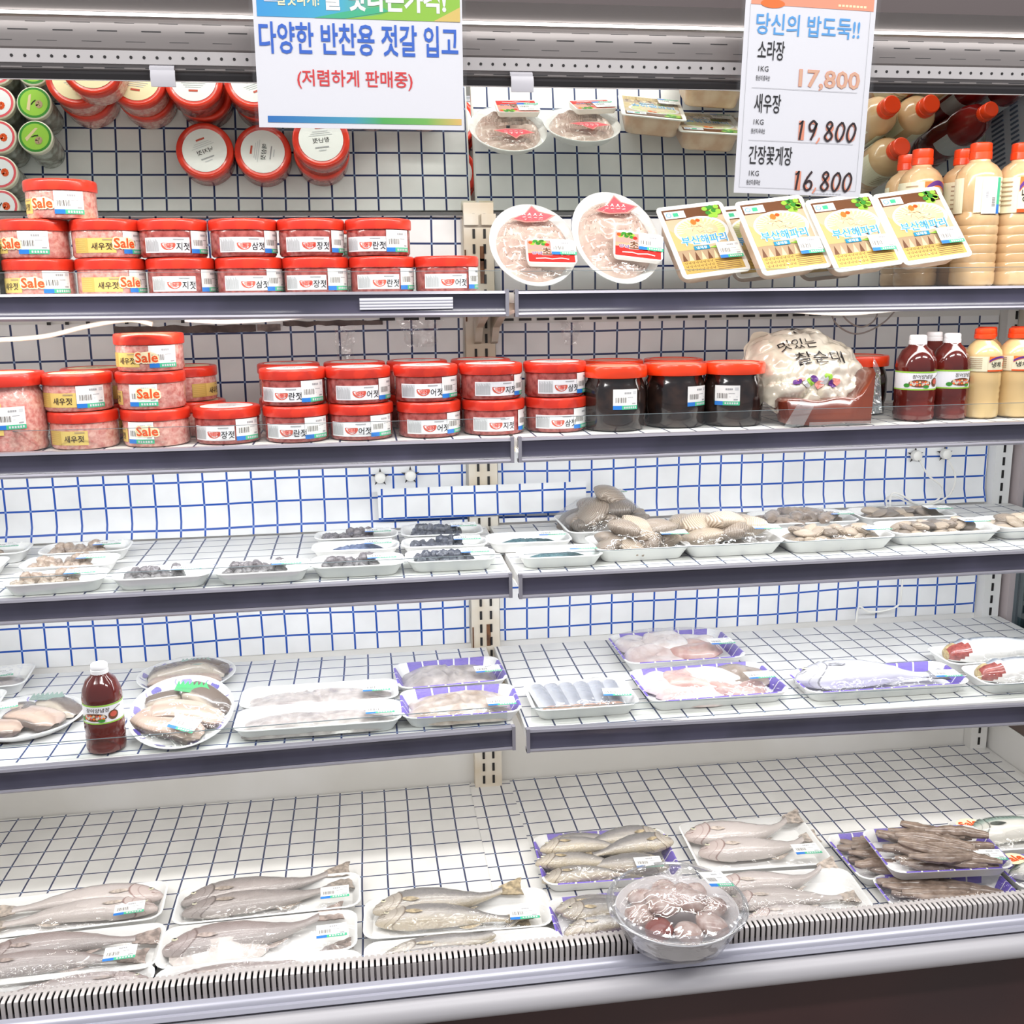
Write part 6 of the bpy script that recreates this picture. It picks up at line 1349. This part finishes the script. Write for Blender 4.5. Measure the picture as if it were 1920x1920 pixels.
def clam_mat(name, c1, c2, c3, fr=14):
    if name in MATS: return MATS[name]
    m = bpy.data.materials.new(name); m.use_nodes = True; nt = m.node_tree; b = nt.nodes['Principled BSDF']; L = nt.links
    tc = nt.nodes.new('ShaderNodeTexCoord'); mp = nt.nodes.new('ShaderNodeMapping'); mp.inputs['Location'].default_value = (0, -.7, -.4); L.new(tc.outputs['Object'], mp.inputs[0])
    w = nt.nodes.new('ShaderNodeTexWave'); w.wave_type = 'RINGS'; w.rings_direction = 'SPHERICAL'; w.inputs['Scale'].default_value = fr * .34; w.inputs['Distortion'].default_value = 1.6; w.inputs['Detail'].default_value = 2; w.inputs['Detail Scale'].default_value = 1.5
    L.new(mp.outputs[0], w.inputs['Vector']); r = nt.nodes.new('ShaderNodeValToRGB'); r.color_ramp.elements[0].color = lin(c1) + (1,); r.color_ramp.elements[1].color = lin(c2) + (1,); e = r.color_ramp.elements.new(.5); e.color = lin(c3) + (1,)
    L.new(w.outputs['Fac'], r.inputs[0]); L.new(r.outputs[0], b.inputs['Base Color']); b.inputs['Roughness'].default_value = .3; b.inputs['Coat Weight'].default_value = .35; b.inputs['Coat Roughness'].default_value = .1
    bp = nt.nodes.new('ShaderNodeBump'); bp.inputs['Strength'].default_value = .35; bp.inputs['Distance'].default_value = .03; L.new(w.outputs['Fac'], bp.inputs['Height']); L.new(bp.outputs[0], b.inputs['Normal'])
    MATS[name] = m; return m
CL = [clam_mat('clam_shell_a', (128, 114, 102), (164, 150, 136), (148, 134, 120)), clam_mat('clam_shell_b', (158, 140, 122), (200, 184, 164), (182, 164, 144)), clam_mat('clam_shell_c', (100, 92, 86), (138, 128, 118), (120, 110, 102)), clam_mat('clam_shell_d', (176, 156, 136), (214, 198, 178), (198, 180, 160))]
def clams(T, spots, size, desc, cat='clam', mats=(0, 1, 2), tilt=25, seed=1):
    q = random.Random(seed)
    for i, (u, v, dz) in enumerate(spots):
        k = mats[i % len(mats)]; me = once(('clam', k, i % 3), lambda: lump_mesh('clam', i % 3)().mesh('clam', CL[k])); x, y = T.P(u, v); s = size * q.uniform(.9, 1.1)
        o = link('raw_clam', me, None, (x, y, T.f + dz + size * .16), (radians(q.uniform(-tilt, tilt)), radians(q.uniform(-tilt, tilt)), q.uniform(0, 2 * pi))); o.scale = (s, s, s)
        tag(o, '%s in the %s' % (desc, T.where), cat, '%s in the %s' % (desc.split(' ', 1)[1] + 's', T.where))
def grid_spots(nu, nv, seed, layers=1, dz=.012, su=.72, sv=.62):
    q = random.Random(seed); out = []
    for l in range(layers):
        for j in range(nv - l):
            for i in range(nu - l):
                out.append(((-su + 2 * su * (i + .5 * l) / max(1, nu - 1)) + q.uniform(-.06, .06), (-sv + 2 * sv * (j + .5 * l) / max(1, nv - 1)) + q.uniform(-.08, .08), dz * l + q.uniform(0, .002)))
    return out
SN = [mat('snail_tan', (186, 168, 152), .35, coat=.3, noise_amt=.9, noise_scale=140, c2=(142, 124, 110)), mat('snail_grey', (140, 134, 136), .35, coat=.3, noise_amt=.9, noise_scale=140, c2=(84, 80, 84)), mat('snail_dark', (96, 100, 112), .35, coat=.3, noise_amt=.9, noise_scale=140, c2=(52, 56, 66))]
def snails(T, n, k, desc, seed):
    q = random.Random(seed)
    for i in range(n):
        l = 0 if i < n * .7 else 1; c, r = i % 7, (i // 7) % 2; u = -.66 + .17 * c + q.uniform(-.05, .05); v = (-.35 + .6 * r) + q.uniform(-.12, .12)
        if l: u *= .8; v *= .4
        me = once(('sn', k, i % 4), lambda: lump_mesh('snail', i % 4 * 3.1)().mesh('sea_snail', SN[k])); x, y = T.P(u, v)
        o = link('sea_snail', me, None, (x, y, T.f + .010 * l), (q.uniform(-.3, .3), q.uniform(-.3, .3), q.uniform(0, 6.28)))
        tag(o, '%s in the %s' % (desc, T.where), 'sea snail', 'sea snails in the %s' % T.where)
ST = dict(w=.168, d=.092, h=.022, H=.006, st=(.52, -.30))
def st_tray(where, label, cx, cy, rot=0, **k):
    a = dict(ST); a.update(k); return tray(where, label, cx, cy, F3, rot=rot, group='small white trays on the third shelf', **a)
for i, (cx, cy, rot, n) in enumerate(((-.549, -.155, 3, 'rear'), (-.551, -.260, 0, 'middle'), (-.545, -.372, 4, 'front'))):
    T = st_tray('%s tan-snail tray, third shelf left' % n, 'small white tray of tan snails, %s of the left column of three' % n, cx, cy, rot); snails(T, 16, 0, 'tan sea snail', 30 + i)
for i, (cx, cy, n) in enumerate(((-.742, -.140, 'back'), (-.752, -.250, 'front'))):
    T = st_tray('%s tray cut by the left frame edge, third shelf' % n, 'small white tray cut by the left frame edge, %s of two on the third shelf' % n, cx, cy, 4); snails(T, 12, 0, 'tan sea snail', 40 + i)
T = st_tray('single front tray of grey snails nearest the tan ones', 'small white tray of grey snails in front, right of the tan-snail column', -.365, -.372, 1); snails(T, 18, 1, 'grey sea snail', 50)
T = st_tray('single front tray of brown-grey snails', 'small white tray of brown-grey snails in front, second from the tan column', -.193, -.370, 1); snails(T, 18, 1, 'brown-grey sea snail', 51)
T = st_tray('rear tray of pale grey whelks', 'small white tray of pale whelks, rear of the third-shelf centre column', -.027, -.146, -1, d=.078); snails(T, 14, 1, 'pale grey whelk', 52)
T = st_tray('middle tray of bluish laver', 'small white tray of bluish shredded seafood, middle of the centre column', -.028, -.242, -2, d=.080)
M_blu = mat('bluish_shreds', (128, 142, 172), .4, noise_amt=.9, noise_scale=120, c2=(92, 104, 136), bump=.5); M_tea = mat('teal_laver', (98, 132, 140), .4, noise_amt=.9, noise_scale=140, c2=(62, 96, 106), bump=.6, bump_scale=200)
mound(T, 'bluish shredded seafood heap in the middle small tray', M_blu, 'seafood', 'seafood_heap', .022, 31, .72, .6, 60, .6)
T = st_tray('front tray of pale grey whelks', 'small white tray of pale whelks, front of the third-shelf centre column', -.024, -.358, 0); snails(T, 16, 1, 'pale grey whelk', 53)
T = st_tray('rear tray of dark snails', 'small white tray heaped with dark snails, rear beside the grid patch', .147, -.140, -2, d=.098, H=.012); snails(T, 24, 2, 'dark blue-grey sea snail', 54)
T = st_tray('middle tray of dark snails', 'small white tray of dark snails, middle of its column', .144, -.245, -3, d=.080); snails(T, 14, 2, 'dark blue-grey sea snail', 55)
T = st_tray('front tray of dark snails', 'small white tray of dark snails, front of its column by the shelf joint', .147, -.352, -1); snails(T, 20, 2, 'dark blue-grey sea snail', 56)
T = st_tray('rear teal laver tray', 'small white tray of teal laver, rear of two at the shelf joint', .312, -.240, -2); mound(T, 'flat teal laver heap in the rear laver tray', M_tea, 'laver', 'laver_heap', .014, 33, .74, .62, 80, .6)
T = st_tray('front teal laver tray', 'small white tray of teal laver, front of two at the shelf joint', .3495, -.362, -1, w=.160); mound(T, 'flat teal laver heap in the front laver tray', M_tea, 'laver', 'laver_heap', .014, 35, .74, .62, 80, .6)
CT = dict(h=.026)
T = tray('rear big-clam tray', 'white tray heaped high with big grey clams, rear by the vinyl patch', .486, -.150, F3, .186, .180, 1, H=.058, st=(.35, .55), srot=6, **CT); clams(T, grid_spots(3, 3, 2, 3, .026, .50, .46), .042, 'big grey-brown clam', seed=3, mats=(2, 0, 2, 0))
T = tray('front big-clam tray', 'white tray of big banded clams, front next to the laver trays', .510, -.328, F3, .186, .128, 1.5, H=.034, st=(.64, -.62), srot=-6, **CT); clams(T, grid_spots(4, 2, 4, 2, .024, .56, .22), .038, 'big banded clam', seed=4, mats=(0, 1, 0, 3))
T = tray('square big-clam tray', 'white tray of large smooth striped clams, right of the banded clams', .690, -.288, F3, .200, .205, 0, H=.036, st=(.72, -.60), srot=-8, **CT)
clams(T, [(-.55, .45, .0), (.0, .60, .004), (.55, .5, 0), (-.45, -.05, .012), (.1, .1, .006), (.5, -.1, .004), (-.5, -.55, 0), (.05, -.50, .012), (.0, -.3, .02)], .047, 'large smooth clam', seed=6, mats=(1, 0, 3), tilt=20)
T = tray('rear squid tray', 'white tray of small grey squid, rear on the third shelf', .910, -.182, F3, .212, .128, -1, H=.012, st=(.62, -.55), srot=-6, **CT); shrimps(T, 14, .085, .0145, 21, 'small grey squid', m=M_sk3, name='small_squid', cat='squid', fl=.8, ang=60)
T = tray('front clam tray', 'white tray of beige clams in front of the small squid', .903, -.335, F3, .228, .118, 1.5, H=.014, st=(.68, -.50), srot=-4, **CT); clams(T, grid_spots(7, 3, 7, 2, .013, .66, .32), .0205, 'beige clam', seed=8, mats=(1, 3, 1, 0))
T = tray('rear small-clam tray', 'white tray of small dark clams, rear by the white cables', 1.135, -.180, F3, .214, .112, -2, H=.012, st=(.62, -.50), srot=-4, **CT); clams(T, grid_spots(7, 3, 9, 2, .011, .66, .34), .0185, 'small dark clam', seed=10, mats=(2, 0, 2, 1))
T = tray('front small-clam tray', 'white tray of small brown clams in front of the white cables', 1.135, -.318, F3, .228, .118, -1, H=.012, st=(.60, -.35), srot=-4, **CT); clams(T, grid_spots(8, 3, 11, 2, .012, .66, .34), .0185, 'small brown clam', seed=12, mats=(0, 3, 2, 1))
T = tray('clam tray cut by the right frame edge', 'white tray of pale clams cut by the right frame edge', 1.352, -.312, F3, .205, .118, -1, H=.012, stick=False, **CT); clams(T, grid_spots(7, 3, 13, 2, .013, .66, .32), .0205, 'pale round clam', seed=14, mats=(3, 1, 3, 0))
